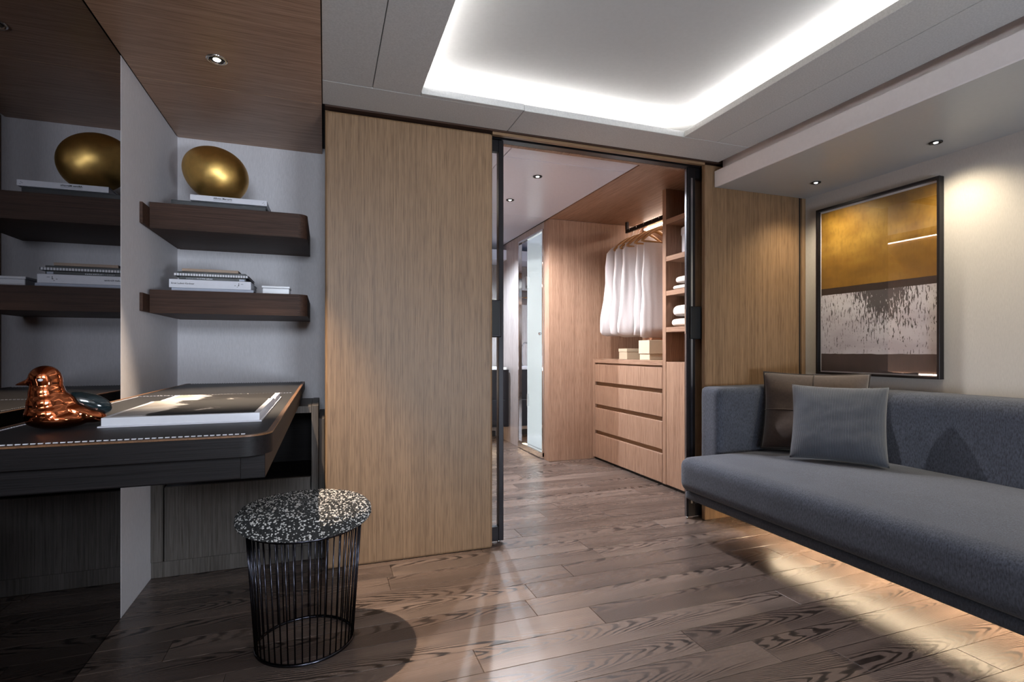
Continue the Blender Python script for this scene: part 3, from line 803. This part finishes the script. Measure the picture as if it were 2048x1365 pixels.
def shirt_prof(xl, bottom, flare=0.0):
    x = RX
    return [(2.0, x - 0.03, x + 0.03, 0.014), (1.985, x - 0.075, x + 0.075, 0.018), (1.96, x - 0.13, x + 0.13, 0.022), (1.925, x - 0.205, x + 0.205, 0.026), (1.90, xl + 0.03, 2.862, 0.028),
            (1.87, xl + 0.004, 2.868, 0.03), (1.75, xl - 0.005, 2.87, 0.032), (1.6, xl - 0.012, 2.87, 0.034), (1.45, xl - 0.02, 2.87, 0.035), (1.3, xl - 0.04 - flare, 2.87, 0.037),
            (1.22, xl - 0.05 - flare, 2.87, 0.038), (bottom + 0.03, xl - 0.045 - flare, 2.87, 0.034), (bottom + 0.008, xl - 0.025 - flare, 2.862, 0.024), (bottom, xl + 0.0, 2.84, 0.012)]
garment('white_shirt', 4.15, 2.0, shirt_prof(2.372, 1.135, 0.02), 'white shirt hanging nearest the wardrobe end wall', 0.4)
garment('white_shirt', 4.04, 2.0, shirt_prof(2.392, 1.125), 'white shirt hanging second from the wardrobe end wall', 2.1)
garment('white_shirt', 3.925, 2.0, shirt_prof(2.405, 1.13), 'white shirt hanging third along the wardrobe rail', 3.9)
def drape(y, z0, z1, xl, xr, label, ph):
    prof = [(z0, xl, xr, 0.005), (z0 - 0.01, xl - 0.001, xr, 0.007), (z0 - 0.06, xl - 0.003, xr, 0.018)]
    for i in range(1, 9):
        q = i / 8; prof.append((z0 - 0.06 - (z0 - z1 - 0.06) * q, xl - 0.003 - 0.03 * q, xr, 0.018 + 0.014 * q))
    return garment('draped_cloth', y, z0, prof, label, ph, 0.006, 'cloth', -0.016)
drape(3.80, 1.894, 1.125, 2.455, 2.83, 'white cloth folded over the second hanger bar from the shelf unit', 1.1)
drape(3.70, 1.894, 1.112, 2.455, 2.83, 'white cloth folded over the hanger bar next to the shelf unit', 2.7)

# opposite rail in the dressing room (seen mirrored in the picture glass)
r2 = thing('side_clothes_rail', (0.62, 3.6, 2.06), 'black clothes rail along the left dressing room wall', 'rail')
box('bar', 0.61, 0.63, 2.9, 4.2, 2.045, 2.075, 'black_metal', r2, 0.001)
for y in (2.92, 4.16): box('bracket', 0.61, 0.63, y, y + 0.025, 2.075, 2.189, 'black_metal', r2, 0)
for z, nm, lb in ((2.10, 'side_light_strip', 'warm light strip above the left dressing room rail'), (0.76, 'low_light_strip', 'warm light strip low on the left dressing room wall')):
    o = led(nm, 0.281, 0.292, 3.05, 4.0, z, z + 0.016, 'led_side'); tag(o, lb, 'light strip')
for i, y in enumerate((3.62, 3.70)):
    lb = 'bare wooden hanger on the left rail, nearer the sliding door' if i == 0 else 'bare wooden hanger on the left rail, farther from the sliding door'
    h = hanger(y, lb, 0.62, 0.19, 'hangers on the left dressing room rail')
    h.location.z -= 0.045

# ------------------------------------------------------------------ downlights
def downlight(x, y, z, mat, color, power, label, size=1.9, blend=0.35, rad=0.012, ring='chrome', tilt=(0, 0), R=0.037):
    t_ = thing('downlight', (x, y, z), label, 'downlight', 'recessed ceiling downlights')
    rim = [(R, 0.0), (R, -0.004), (R * 0.8, -0.005), (R * 0.72, 0.0)]
    vs = []; fs = []; seg = 32
    for r, dz in rim:
        for k in range(seg):
            a = 2 * PI * k / seg; vs.append((x + r * math.cos(a), y + r * math.sin(a), z + dz))
    for i in range(3):
        for k in range(seg):
            l = (k + 1) % seg; fs.append([i * seg + k, (i + 1) * seg + k, (i + 1) * seg + l, i * seg + l])
    mesh('rim', vs, fs, ring, t_, True)
    lathe('baffle', [(R * 0.74, 0.0), (R * 0.3, -0.0015)], (x, y, z), 'black', t_, 24)
    lathe('lens', [(R * 0.36, -0.0016), (R * 0.30, -0.004)], (x, y, z), mat, t_, 20)
    li = bpy.data.lights.new('downlight_lamp', 'SPOT'); li.energy = power; li.color = color
    li.spot_size = size; li.spot_blend = blend; li.shadow_soft_size = rad
    o = bpy.data.objects.new('downlight_lamp', li); COL.objects.link(o); o.parent = t_
    o.location = (0, 0, -0.014); o.rotation_euler = (tilt[0], tilt[1], 0)
    return t_
downlight(-0.386, 2.25, 2.1045, 'lens_warm', C_WARM, P_DESK, 'downlight with chrome ring in the brown wood ceiling over the desk', 1.05, 0.6, tilt=(-0.1, -0.12))
downlight(2.667, 2.267, 1.9705, 'lens_white', C_SOFT, P_SOFFIT, 'soffit downlight nearer the sliding door, above the picture', 2.3, 1.0, 0.03, tilt=(0, -0.12), ring='black_metal', R=0.026)
downlight(2.677, 1.642, 1.9705, 'lens_white', C_SOFT, P_SOFFIT, 'soffit downlight farther from the sliding door, right of the picture', 2.3, 1.0, 0.03, tilt=(0, -0.12), ring='black_metal', R=0.026)
downlight(2.677, 1.017, 1.9705, 'lens_white', C_SOFT, P_SOFFIT, 'third soffit downlight, over the middle of the sofa', 2.3, 1.0, 0.03, tilt=(0, -0.12), ring='black_metal', R=0.026)
downlight(2.677, 0.392, 1.9705, 'lens_white', C_SOFT, P_SOFFIT, 'soffit downlight over the near end of the sofa', 2.3, 1.0, 0.03, tilt=(0, -0.12), ring='black_metal', R=0.026)
downlight(1.366, 3.318, 2.1895, 'lens_white', C_WHITE, P_CLOSET, 'white ceiling downlight in the dressing room nearer the sliding door', 2.7, 0.6, ring='black_metal', R=0.032)
downlight(1.374, 3.907, 2.1895, 'lens_white', C_WHITE, P_CLOSET, 'white ceiling downlight in the dressing room nearer the bathroom', 2.7, 0.6, ring='black_metal', R=0.032)
downlight(1.25, 5.0, 2.1895, 'lens_white', (0.76, 0.87, 1.0), P_BATH, 'bathroom ceiling downlight in front of the vanity', 2.6, 0.6, ring='black_metal', R=0.032)
downlight(2.4, 4.9, 2.1895, 'lens_white', (0.95, 0.985, 1.0), P_SHOWER, 'ceiling downlight inside the shower cubicle', 2.6, 0.6, ring='black_metal', R=0.032)

# ------------------------------------------------------------------ low cabinet behind the desk
lc = thing('low_cabinet', (-0.36, 2.9, 0), 'low grey wood cabinet under the niche back wall behind the desk', 'cabinet')
box('plinth_rail', -0.717, -0.003, 2.695, 2.715, 0.001, 0.07, 'grey_wood', lc, 0.001)
box('left_stile', -0.717, -0.672, 2.69, 2.72, 0.072, 0.70, 'grey_wood', lc, 0.001)
box('door_panel', -0.666, -0.066, 2.69, 2.71, 0.072, 0.398, 'grey_wood', lc, 0.001)
box('compartment_floor', -0.67, -0.062, 2.72, 3.138, 0.375, 0.395, 'desk_wood', lc, 0)
box('compartment_back', -0.67, -0.062, 3.12, 3.138, 0.395, 0.70, 'desk_wood', lc, 0)
box('top_board', -0.717, -0.062, 2.69, 3.138, 0.703, 0.736, 'grey_wood', lc, 0.001)
box('right_board', -0.061, -0.030, 2.69, 3.138, 0.001, 0.738, 'grey_wood', lc, 0.0012)
box('end_board', -0.028, -0.002, 2.71, 3.138, 0.001, 0.672, 'grey_wood', lc, 0.0012)

# ------------------------------------------------------------------ desk
DX0, DX1, DY0, DY1 = -0.645, -0.10, 1.118, 2.985
dk = thing('writing_desk', (-0.37, 2.0, 0.75), 'long dark wood writing desk with inset stitched leather top', 'desk')
o_poly = rrect(DX0, DX1, DY0, DY1, (0.004, 0.055, 0.004, 0.004), 10)
i_poly = rrect(DX0 + 0.010, DX1 - 0.010, DY0 + 0.010, DY1 - 0.010, (0.003, 0.046, 0.003, 0.003), 10)
ring_prism('rim', o_poly, i_poly, 0.8345, 0.8378, 'walnut_edge', dk)
prism('top_slab', o_poly, 0.797, 0.834, 'desk_wood', dk)
SEAM = 2.21
lp = rrect(DX0 + 0.0105, DX1 - 0.0105, DY0 + 0.0105, SEAM - 0.001, (0.003, 0.045, 0.0, 0.0), 10)
prism('leather_pad', lp, 0.8341, 0.8372, 'leather', dk)
box('leather_pad', DX0 + 0.0105, DX1 - 0.0105, SEAM, DY1 - 0.0105, 0.8341, 0.8368, 'leather', dk, 0.0006)
box('drawer_box', DX0 + 0.01, DX1 - 0.012, DY0 + 0.03, DY1 - 0.03, 0.748, 0.7965, 'desk_wood', dk, 0.001)
box('drawer_front', DX0 + 0.02, DX1 - 0.055, DY0 + 0.026, DY0 + 0.0298, 0.750, 0.795, 'desk_wood', dk, 0.001)
box('wall_mount', -0.7175, DX0 - 0.0005, DY0 + 0.04, 2.66, 0.75, 0.80, 'black', dk, 0)
bm = bmesh.new()
def stitches(x0, y0, x1, y1, pitch=0.0105):
    L = math.hypot(x1 - x0, y1 - y0); n = int(L / pitch)
    for i in range(n):
        q = (i + 0.5) / n; cx, cy = x0 + (x1 - x0) * q, y0 + (y1 - y0) * q
        if abs(x1 - x0) > abs(y1 - y0): add_box(bm, cx - 0.0036, cx + 0.0036, cy - 0.0016, cy + 0.0016, 0.8371, 0.8388)
        else: add_box(bm, cx - 0.0013, cx + 0.0013, cy - 0.0036, cy + 0.0036, 0.8371, 0.8388)
stitches(DX0 + 0.024, DY0 + 0.022, DX1 - 0.045, DY0 + 0.022)
stitches(DX0 + 0.024, DY0 + 0.03, DX0 + 0.024, SEAM - 0.02)
stitches(DX0 + 0.024, SEAM - 0.014, DX1 - 0.02, SEAM - 0.014)
stitches(DX0 + 0.024, DY1 - 0.03, DX1 - 0.02, DY1 - 0.03)
st = bm_obj('stitching', bm, 'paper', dk); st['kind'] = 'stuff'

# open photo book on the desk
mg = thing('open_photo_book', (-0.29, 1.66, 0.838), 'thick open photo book with black and white pictures lying on the desk', 'book')
mx0, mx1, my0, mym, my1 = -0.445, -0.142, 1.335, 1.76, 1.985
Z0 = 0.8376
def skew(x, y): return (x - 0.03 * (y - my0) * 0.6 * (1 if x < -0.3 else 0.4), y)
def block(name, y0, y1, z0, h, mat, arch, x0, x1):
    """page block whose surface dips towards the gutter"""
    vs, fs = [], []; n = 14
    for i in range(n + 1):
        q = i / n; y = y0 + (y1 - y0) * q
        top = z0 + h * arch(q)
        for x, z in ((x0, z0), (x1, z0), (x1, top), (x0, top)):
            a, b = skew(x, y); vs.append((a, b, z))
    for i in range(n):
        for k in range(4):
            l = (k + 1) % 4; fs.append([i * 4 + k, i * 4 + l, (i + 1) * 4 + l, (i + 1) * 4 + k])
    fs += [[3, 2, 1, 0], [n * 4, n * 4 + 1, n * 4 + 2, n * 4 + 3]]
    return mesh(name, vs, fs, mat, mg, False)
block('cover', my0 - 0.006, my1 + 0.006, Z0, 0.003, 'book_white', lambda q: 1, mx0 - 0.005, mx1 + 0.005)
near = lambda q: min(1, 0.94 + 0.25 * q) if q < 0.8 else 1.14 - 3.2 * (q - 0.8) ** 1.3
far = lambda q: min(0.62 + 1.5 * q, 0.9)
nb = block('page_block', my0, mym, Z0 + 0.003, 0.018, 'paper', near, mx0, mx1)
fb = block('page_block', mym + 0.004, my1, Z0 + 0.003, 0.015, 'paper', far, mx0, mx1)
def sheet(name, y0, y1, z0, h, arch, yy0, yy1, x0, x1):
    vs, fs = [], []; n = 14
    for i in range(n + 1):
        q = i / n; y = yy0 + (yy1 - yy0) * q; qq = (y - y0) / (y1 - y0)
        for dz in (0.0, 0.0006):
            for x in (x0, x1):
                a, b = skew(x, y); vs.append((a, b, z0 + h * arch(qq) + 0.0003 + dz))
    for i in range(n):
        k = i * 4
        fs += [[k + 2, k + 3, k + 7, k + 6], [k + 1, k, k + 4, k + 5], [k, k + 2, k + 6, k + 4], [k + 3, k + 1, k + 5, k + 7]]
    fs += [[0, 1, 3, 2], [n * 4 + 2, n * 4 + 3, n * 4 + 1, n * 4]]
    return mesh(name, vs, fs, 'photo', mg, False)
sheet('printed_photo', my0, mym, Z0 + 0.003, 0.018, near, my0 + 0.012, mym - 0.012, mx0 + 0.012, mx1 - 0.012)
sheet('printed_photo', mym + 0.004, my1, Z0 + 0.003, 0.015, far, mym + 0.02, my1 - 0.012, mx0 + 0.014, mx1 - 0.014)

# copper bird
def remeshed(name, parts, mat, parent, voxel, smooth_it=6):
    bm = bmesh.new()
    for kind, mtx in parts:
        if kind == 's': bmesh.ops.create_icosphere(bm, subdivisions=3, radius=1.0, matrix=mtx)
        else: bmesh.ops.create_cone(bm, cap_ends=True, segments=20, radius1=1.0, radius2=0.12, depth=2.0, matrix=mtx)
    me = bpy.data.meshes.new('tmp'); bm.to_mesh(me); bm.free()
    tmp = bpy.data.objects.new('tmp', me); COL.objects.link(tmp)
    r = tmp.modifiers.new('r', 'REMESH'); r.mode = 'VOXEL'; r.voxel_size = voxel
    s = tmp.modifiers.new('s', 'SMOOTH'); s.iterations = smooth_it; s.factor = 0.5
    dg = bpy.context.evaluated_depsgraph_get(); m2 = bpy.data.meshes.new_from_object(tmp.evaluated_get(dg))
    vs = [v.co.copy() for v in m2.vertices]; fs = [list(p.vertices) for p in m2.polygons]
    bpy.data.objects.remove(tmp); bpy.data.meshes.remove(me); bpy.data.meshes.remove(m2)
    return mesh(name, vs, fs, mat, parent, True)
def ell(cx, cy, cz, rx, ry, rz, roty=0.0, rotz=0.0):
    return Matrix.Translation((cx, cy, cz)) @ Matrix.Rotation(rotz, 4, 'Z') @ Matrix.Rotation(roty, 4, 'Y') @ Matrix.Diagonal((rx, ry, rz, 1))
BX, BY, BZ = -0.525, 1.345, 0.8375
bd = thing('copper_bird', (BX, BY, BZ), 'shiny copper bird figurine with dark teal tail on the desk', 'figurine')
RB = Matrix.Translation((BX, BY, BZ)) @ Matrix.Rotation(math.radians(14), 4, 'Z')
bp_ = [('s', RB @ ell(0.004, 0, 0.022, 0.056, 0.044, 0.022)), ('s', RB @ ell(-0.008, 0, 0.032, 0.044, 0.042, 0.032)),
       ('s', RB @ ell(-0.012, 0, 0.052, 0.037, 0.036, 0.036)), ('s', RB @ ell(-0.015, 0, 0.074, 0.0305, 0.030, 0.034)),
       ('s', RB @ ell(-0.016, 0, 0.098, 0.0275, 0.0265, 0.03)), ('s', RB @ ell(-0.018, 0, 0.106, 0.0275, 0.026, 0.0265)),
       ('s', RB @ ell(0.010, 0, 0.052, 0.034, 0.028, 0.024, 0.8)), ('s', RB @ ell(0.034, 0, 0.036, 0.038, 0.032, 0.017, 0.45)),
       ('s', RB @ ell(0.050, 0, 0.026, 0.034, 0.028, 0.016, 0.2)),
       ('c', RB @ Matrix.Translation((-0.046, 0, 0.098)) @ Matrix.Rotation(-PI / 2 - 0.25, 4, 'Y') @ Matrix.Diagonal((0.012, 0.014, 0.019, 1)))]
remeshed('body', bp_, 'copper', bd, 0.0016, 24)
bm = bmesh.new(); bmesh.ops.create_uvsphere(bm, u_segments=28, v_segments=16, radius=1.0, matrix=RB @ ell(0.050, 0.010, 0.050, 0.044, 0.016, 0.022, 0.34))
bm_obj('tail', bm, 'teal_glass', bd, True)
bm = bmesh.new(); bmesh.ops.create_uvsphere(bm, u_segments=14, v_segments=8, radius=1.0, matrix=RB @ ell(-0.0215, -0.0255, 0.1035, 0.0042, 0.0022, 0.003))
bm_obj('eye', bm, 'white_plastic', bd, True)

# ------------------------------------------------------------------ floating shelves
def shelf(z0, z1, label):
    s = thing('floating_shelf', (-0.39, 2.88, z0), label, 'shelf', 'dark walnut floating shelves in the niche')
    prism('shelf_board', rrect(-0.706, -0.078, 2.63, 3.139, (0.002, 0.045, 0.0, 0.0), 10), z0, z1, 'walnut', s)
    box('side_rail', -0.7178, -0.7065, 2.545, 3.139, z0 + 0.002, z1 - 0.022, 'walnut', s, 0.001)
shelf(1.525, 1.636, 'upper dark walnut floating shelf carrying the gold egg')
shelf(1.162, 1.262, 'lower dark walnut floating shelf carrying the book stack')

def book(name, x0, x1, y0, y1, z0, z1, cover, label, page='paper', th=0.0028, group=None):
    b = thing(name, ((x0 + x1) / 2, (y0 + y1) / 2, z0), label, 'book', group)
    th = min(th, (z1 - z0) * 0.28)
    box('cover', x0, x1, y0, y1, z0, z0 + th, cover, b, 0.0004)
    box('cover', x0, x1, y0, y1, z1 - th, z1, cover, b, 0.0004)
    box('spine', x0, x1, y0, y0 + th, z0 + th, z1 - th, cover, b, 0.0)
    box('page_block', x0 + 0.004, x1 - 0.004, y0 + th, y1 - 0.004, z0 + th, z1 - th, page, b, 0.0)
    return b
US, LS = 1.6365, 1.2625
G1, G2 = 'books under the gold egg', 'books stacked on the lower shelf'
book('art_book', -0.645, -0.262, 2.71, 2.99, US, US + 0.037, 'book_black', 'dark charcoal book lying under the white book on the upper shelf', 'page_grey', group=G1)
bk = book('art_book', -0.567, -0.255, 2.69, 2.93, US + 0.0375, US + 0.0625, 'book_white', 'white book titled Alfonso Mercurio under the gold egg', group=G1)
text('title', 'Alfonso Mercurio', 0.0105, 'ink', bk, (-0.475, 2.6896, US + 0.050), (1, 0, 0), (0, 0, 1), 0.0003)
box('subtitle', -0.475, -0.40, 2.6894, 2.6899, US + 0.0445, US + 0.0458, 'ink_grey', bk, 0)
for dx, dz in ((0, 0), (0.004, 0.004), (0.007, -0.004)):
    box('emblem', -0.274 + dx, -0.271 + dx, 2.6894, 2.6899, US + 0.048 + dz, US + 0.0505 + dz, 'ink_grey', bk, 0)
book('magazine', -0.640, -0.312, 2.695, 2.95, LS, LS + 0.0175, 'book_grey', 'thin pale grey magazine at the bottom of the lower shelf stack', group=G2)
LB = LS + 0.008
bk = book('art_book', -0.648, -0.322, 2.69, 2.93, LB + 0.01, LB + 0.047, 'book_white', 'thick white book titled Ernst Ludwig Kirchner on the lower shelf', group=G2)
text('title', 'Ernst Ludwig Kirchner', 0.0098, 'ink', bk, (-0.640, 2.6896, LB + 0.026), (1, 0, 0), (0, 0, 1), 0.0002)
for dx, dz, w, h in ((0, 0, 0.005, 0.002), (0.009, -0.006, 0.005, 0.0018), (0.014, 0, 0.005, 0.003), (0.017, 0.003, 0.002, 0.010), (0.026, 0.008, 0.010, 0.0015)):
    box('emblem', -0.390 + dx, -0.390 + dx + w, 2.6894, 2.6899, LB + 0.026 + dz, LB + 0.026 + dz + h, 'ink', bk, 0)
bk = book('art_book', -0.612, -0.345, 2.70, 2.91, LB + 0.0475, LB + 0.062, 'book_black', 'thin black book with white lettering between white and checked books', 'page_grey', group=G2)
random.seed(3)
x = -0.585
while x < -0.485:                       # unreadably small lettering on the spine
    w = random.uniform(0.003, 0.0065)
    box('spine_lettering', x, x + w, 2.6994, 2.6999, LB + 0.052, LB + 0.0555 + random.uniform(0, 0.001), 'paper' if x > -0.545 else 'ink_grey', bk, 0)
    x += w + random.uniform(0.001, 0.003)
box('spine_label', -0.372, -0.350, 2.6994, 2.6999, LB + 0.0495, LB + 0.058, 'book_grey', bk, 0)
bk = book('art_book', -0.628, -0.332, 2.685, 2.92, LB + 0.0625, LB + 0.074, 'book_black', 'black book with a row of cream squares along its spine', 'page_grey', group=G2)
for k in range(28):
    xx = -0.6275 + k * 0.01052
    box('cream_square', xx, xx + 0.0078, 2.6844, 2.6849, LB + 0.063, LB + 0.0735, 'paper', bk, 0)
book('art_book', -0.62, -0.345, 2.70, 2.92, LB + 0.0745, LB + 0.084, 'book_black', 'plain thin black book just below the tan one', 'page_grey', group=G2)
book('art_book', -0.600, -0.375, 2.695, 2.90, LB + 0.0845, LB + 0.097, 'book_tan', 'small tan book on top of the lower shelf stack', 'page_grey', group=G2)
wbx = thing('white_trinket_box', (-0.22, 2.75, LS), 'small white lidded box at the right of the lower shelf', 'box')
box('body', -0.276, -0.160, 2.705, 2.80, LS, LS + 0.031, 'white_plastic', wbx, 0.002)
box('lid', -0.280, -0.156, 2.701, 2.804, LS + 0.0312, LS + 0.043, 'white_plastic', wbx, 0.003, 2)
lathe('lid_knob', [(0.006, 0), (0.007, 0.003), (0.004, 0.005)], (-0.215, 2.75, LS + 0.043), 'black_metal', wbx, 14)

# gold egg
EX, EY = -0.485, 2.80
bm = bmesh.new(); bmesh.ops.create_uvsphere(bm, u_segments=64, v_segments=40, radius=1.0)
R_ = Matrix.Rotation(math.radians(28), 4, 'Y')
for v in bm.verts:
    p = v.co.copy(); k = 1 + 0.06 * p.x
    p = Vector((p.x * 0.143, p.y * 0.124 * k, p.z * 0.124 * k))
    v.co = R_ @ p
zmin = min(v.co.z for v in bm.verts)
for v in bm.verts: v.co += Vector((EX, EY, US + 0.063 - zmin))
eg = bm_obj('gold_egg', bm, 'gold', None, True)
tag(eg, 'large brushed gold egg ornament lying on books on the upper shelf', 'ornament')

# ------------------------------------------------------------------ stool
SX, SY = -0.063, 1.945
sl = thing('wire_stool', (SX, SY, 0), 'round stool with speckled boucle seat on a black wire drum base', 'stool')
prof = [(0.02, 0.410), (0.192, 0.410), (0.208, 0.418), (0.216, 0.436), (0.213, 0.454), (0.197, 0.469), (0.16, 0.477), (0.10, 0.483), (0.02, 0.485)]
seat = lathe('seat_cushion', prof, (SX, SY, 0), 'boucle_dark', sl, 56)
def seat_surface(rho):
    pts = prof[1:]
    tot = 0; segs = []
    for (r0, z0), (r1, z1) in zip(pts, pts[1:]):
        L = math.hypot(r1 - r0, z1 - z0) * (r0 + r1) / 2; segs.append((L, r0, z0, r1, z1)); tot += L
    q = rho * tot
    for L, r0, z0, r1, z1 in segs:
        if q <= L: k = q / L; return r0 + (r1 - r0) * k, z0 + (z1 - z0) * k
        q -= L
    return pts[-1]
ico = bmesh.new(); bmesh.ops.create_icosphere(ico, subdivisions=1, radius=1.0)
ico_v = [v.co.copy() for v in ico.verts]; ico.verts.index_update(); ico_f = [[v.index for v in f.verts] for f in ico.faces]; ico.free()
def loops(name, n, mat, r0, r1, seed):
    rg = random.Random(seed); vs, fs = [], []
    for i in range(n):
        r, z = seat_surface(rg.random()); a = rg.uniform(0, 2 * PI); s = rg.uniform(r0, r1)
        c = Vector((SX + r * math.cos(a), SY + r * math.sin(a), z)); st_ = len(vs)
        sx, sy, sz = s * rg.uniform(0.8, 1.5), s * rg.uniform(0.8, 1.5), s * rg.uniform(0.7, 1.1)
        vs += [c + Vector((v.x * sx, v.y * sy, v.z * sz)) for v in ico_v]
        fs += [[st_ + k for k in f] for f in ico_f]
    o = mesh(name, vs, fs, mat, sl, True); o['kind'] = 'stuff'; return o
loops('cream_yarn_loops', 3000, 'boucle_light', 0.0018, 0.0036, 1)
loops('dark_yarn_loops', 3200, 'boucle_dark', 0.0025, 0.0045, 2)
def circ(r, z, n=48): return [(SX + r * math.cos(2 * PI * k / n), SY + r * math.sin(2 * PI * k / n), z) for k in range(n)]
tube('base_ring', circ(0.157, 0.006, 64), 0.0055, 'dark_chrome', sl, 8, True)
tube('top_ring', circ(0.184, 0.404, 64), 0.005, 'dark_chrome', sl, 8, True)
for k in range(46):
    a = 2 * PI * (k + 0.3) / 46
    tube('wire_rod', [(SX + 0.157 * math.cos(a), SY + 0.157 * math.sin(a), 0.008), (SX + 0.184 * math.cos(a), SY + 0.184 * math.sin(a), 0.410)], 0.0026, 'dark_chrome', sl, 6)

# ------------------------------------------------------------------ sofa
sf = thing('sofa', (2.35, 0.9, 0), 'long slate grey wool daybed sofa floating above a lit floor', 'sofa')
soft_box('seat_cushion', 1.795, 2.74, -0.75, 2.378, 0.248, 0.43, 0.05, 'sofa', sf, 0.018)
soft_box('base', 1.83, 2.88, -0.74, 2.365, 0.200, 0.2475, 0.018, 'sofa_dark', sf)
br = soft_box('backrest', 2.705, 2.895, -0.75, 2.376, 0.30, 0.79, 0.045, 'sofa', sf, 0.006)
for v in br.data.vertices:                # reclined front face
    if v.co.x < 0: v.co.x -= 0.05 * max(0, (0.35 - v.co.z)) * 0.6
soft_box('armrest', 2.068, 2.895, 2.38, 2.535, 0.252, 0.792, 0.032, 'sofa', sf, 0.004)
box('plinth', 2.45, 2.88, -0.72, 2.2, 0.0, 0.1995, 'black', sf, 0)
box('light_baffle', 2.250, 2.256, -0.71, 2.26, 0.164, 0.1998, 'black', sf, 0)
sst = led('sofa_light_strip', 2.28, 2.335, -0.7, 2.25, 0.194, 0.1992, 'led_sofa')
tag(sst, 'warm light strip on the underside of the sofa', 'light strip')

# cushions
def cushion(name, bl, br_, lean, h, thick, mat, label, pin=0.07, seed=0):
    """bl, br_: lower corners seen from the front; lean: horizontal shift of the top edge; corners drawn out, sides pulled in"""
    bl, br_ = Vector(bl), Vector(br_); wv = br_ - bl; w = wv.length; xd = wv.normalized()
    upv = Vector((lean[0], lean[1], 0)); upv.z = math.sqrt(max(1e-4, h * h - upv.length ** 2)); yd = upv.normalized()
    nd = xd.cross(yd).normalized()
    N = 34; vs, fs, uv = [], [], []
    def pt(i, j, side):
        u, v = -1 + 2 * i / N, -1 + 2 * j / N
        pu = 1 - pin * (1 - v * v) ** 1.0; pv = 1 - pin * (1 - u * u) ** 1.0
        f = max(0, (1 - u ** 4)) ** 0.55 * max(0, (1 - v ** 4)) ** 0.55
        q = Vector((u * 3 + seed, v * 3, side)); wr = 0.005 * mnoise.noise(q) + 0.003 * mnoise.noise(q * 2.7)
        sag = 0.02 * (1 - v) / 2 * f
        return bl + xd * (w * (0.5 + 0.5 * u * pu)) + yd * (h * (0.5 + 0.5 * v * pv)) + nd * side * (f * (thick / 2 + sag) + wr * f)
    idx = {}
    for side in (1, -1):
        for i in range(N + 1):
            for j in range(N + 1):
                if side == -1 and (i in (0, N) or j in (0, N)): idx[side, i, j] = idx[1, i, j]; continue
                idx[side, i, j] = len(vs); vs.append(pt(i, j, side)); uv.append((i / N, j / N))
    for side in (1, -1):
        for i in range(N):
            for j in range(N):
                f = [idx[side, i, j], idx[side, i + 1, j], idx[side, i + 1, j + 1], idx[side, i, j + 1]]
                fs.append(f if side == 1 else f[::-1])
    c = thing(name, tuple((bl + br_) / 2), label, 'cushion')
    mesh('pad', vs, fs, mat, c, True, uv)
    return c, pt, N
cu1, p1, N1 = cushion('suede_cushion', (2.33, 2.335, 0.448), (2.625, 1.915, 0.448), (0.075, 0.055), 0.44, 0.12, 'suede',
                      'taupe suede cushion with cross seams standing in the sofa corner', 0.06, 3)
tube('seam', [p1(N1 // 2, j, 1) for j in range(N1 + 1)], 0.0035, 'suede_seam', cu1, 6)
tube('seam', [p1(i, N1 // 2, 1) for i in range(N1 + 1)], 0.0035, 'suede', cu1, 6)
rim_pts = [p1(i, 0, 1) for i in range(N1)] + [p1(N1, j, 1) for j in range(N1)] + [p1(i, N1, 1) for i in range(N1, 0, -1)] + [p1(0, j, 1) for j in range(N1, 0, -1)]
tube('piping', rim_pts, 0.004, 'suede_seam', cu1, 6, True)
cushion('ribbed_cushion', (2.245, 2.065, 0.452), (2.475, 1.715, 0.452), (0.085, 0.06), 0.385, 0.13, 'rib',
        'slate blue ribbed cushion leaning in front of the suede one', 0.055, 9)

# ------------------------------------------------------------------ framed picture
pc = thing('framed_picture', (2.88, 2.09, 0.857), 'large framed abstract in gold, black and white above the sofa', 'picture')
PY0, PY1, PZ0, PZ1 = 1.741, 2.437, 0.857, 1.869
fw = 0.013
for a in ((PY0, PY0 + fw, PZ0, PZ1), (PY1 - fw, PY1, PZ0, PZ1), (PY0 + fw, PY1 - fw, PZ0, PZ0 + fw), (PY0 + fw, PY1 - fw, PZ1 - fw, PZ1)):
    box('frame_bar', 2.865, 2.8995, a[0], a[1], a[2], a[3], 'black_metal', pc, 0.001)
box('mount', 2.890, 2.893, PY0 + fw, PY1 - fw, PZ0 + fw, PZ1 - fw, 'paper', pc, 0)
box('print', 2.8885, 2.8898, PY0 + fw + 0.007, PY1 - fw - 0.007, PZ0 + fw + 0.007, PZ1 - fw - 0.012, 'print', pc, 0)
box('glazing', 2.8800, 2.8815, PY0 + fw, PY1 - fw, PZ0 + fw, PZ1 - fw, 'picture_glass', pc, 0)
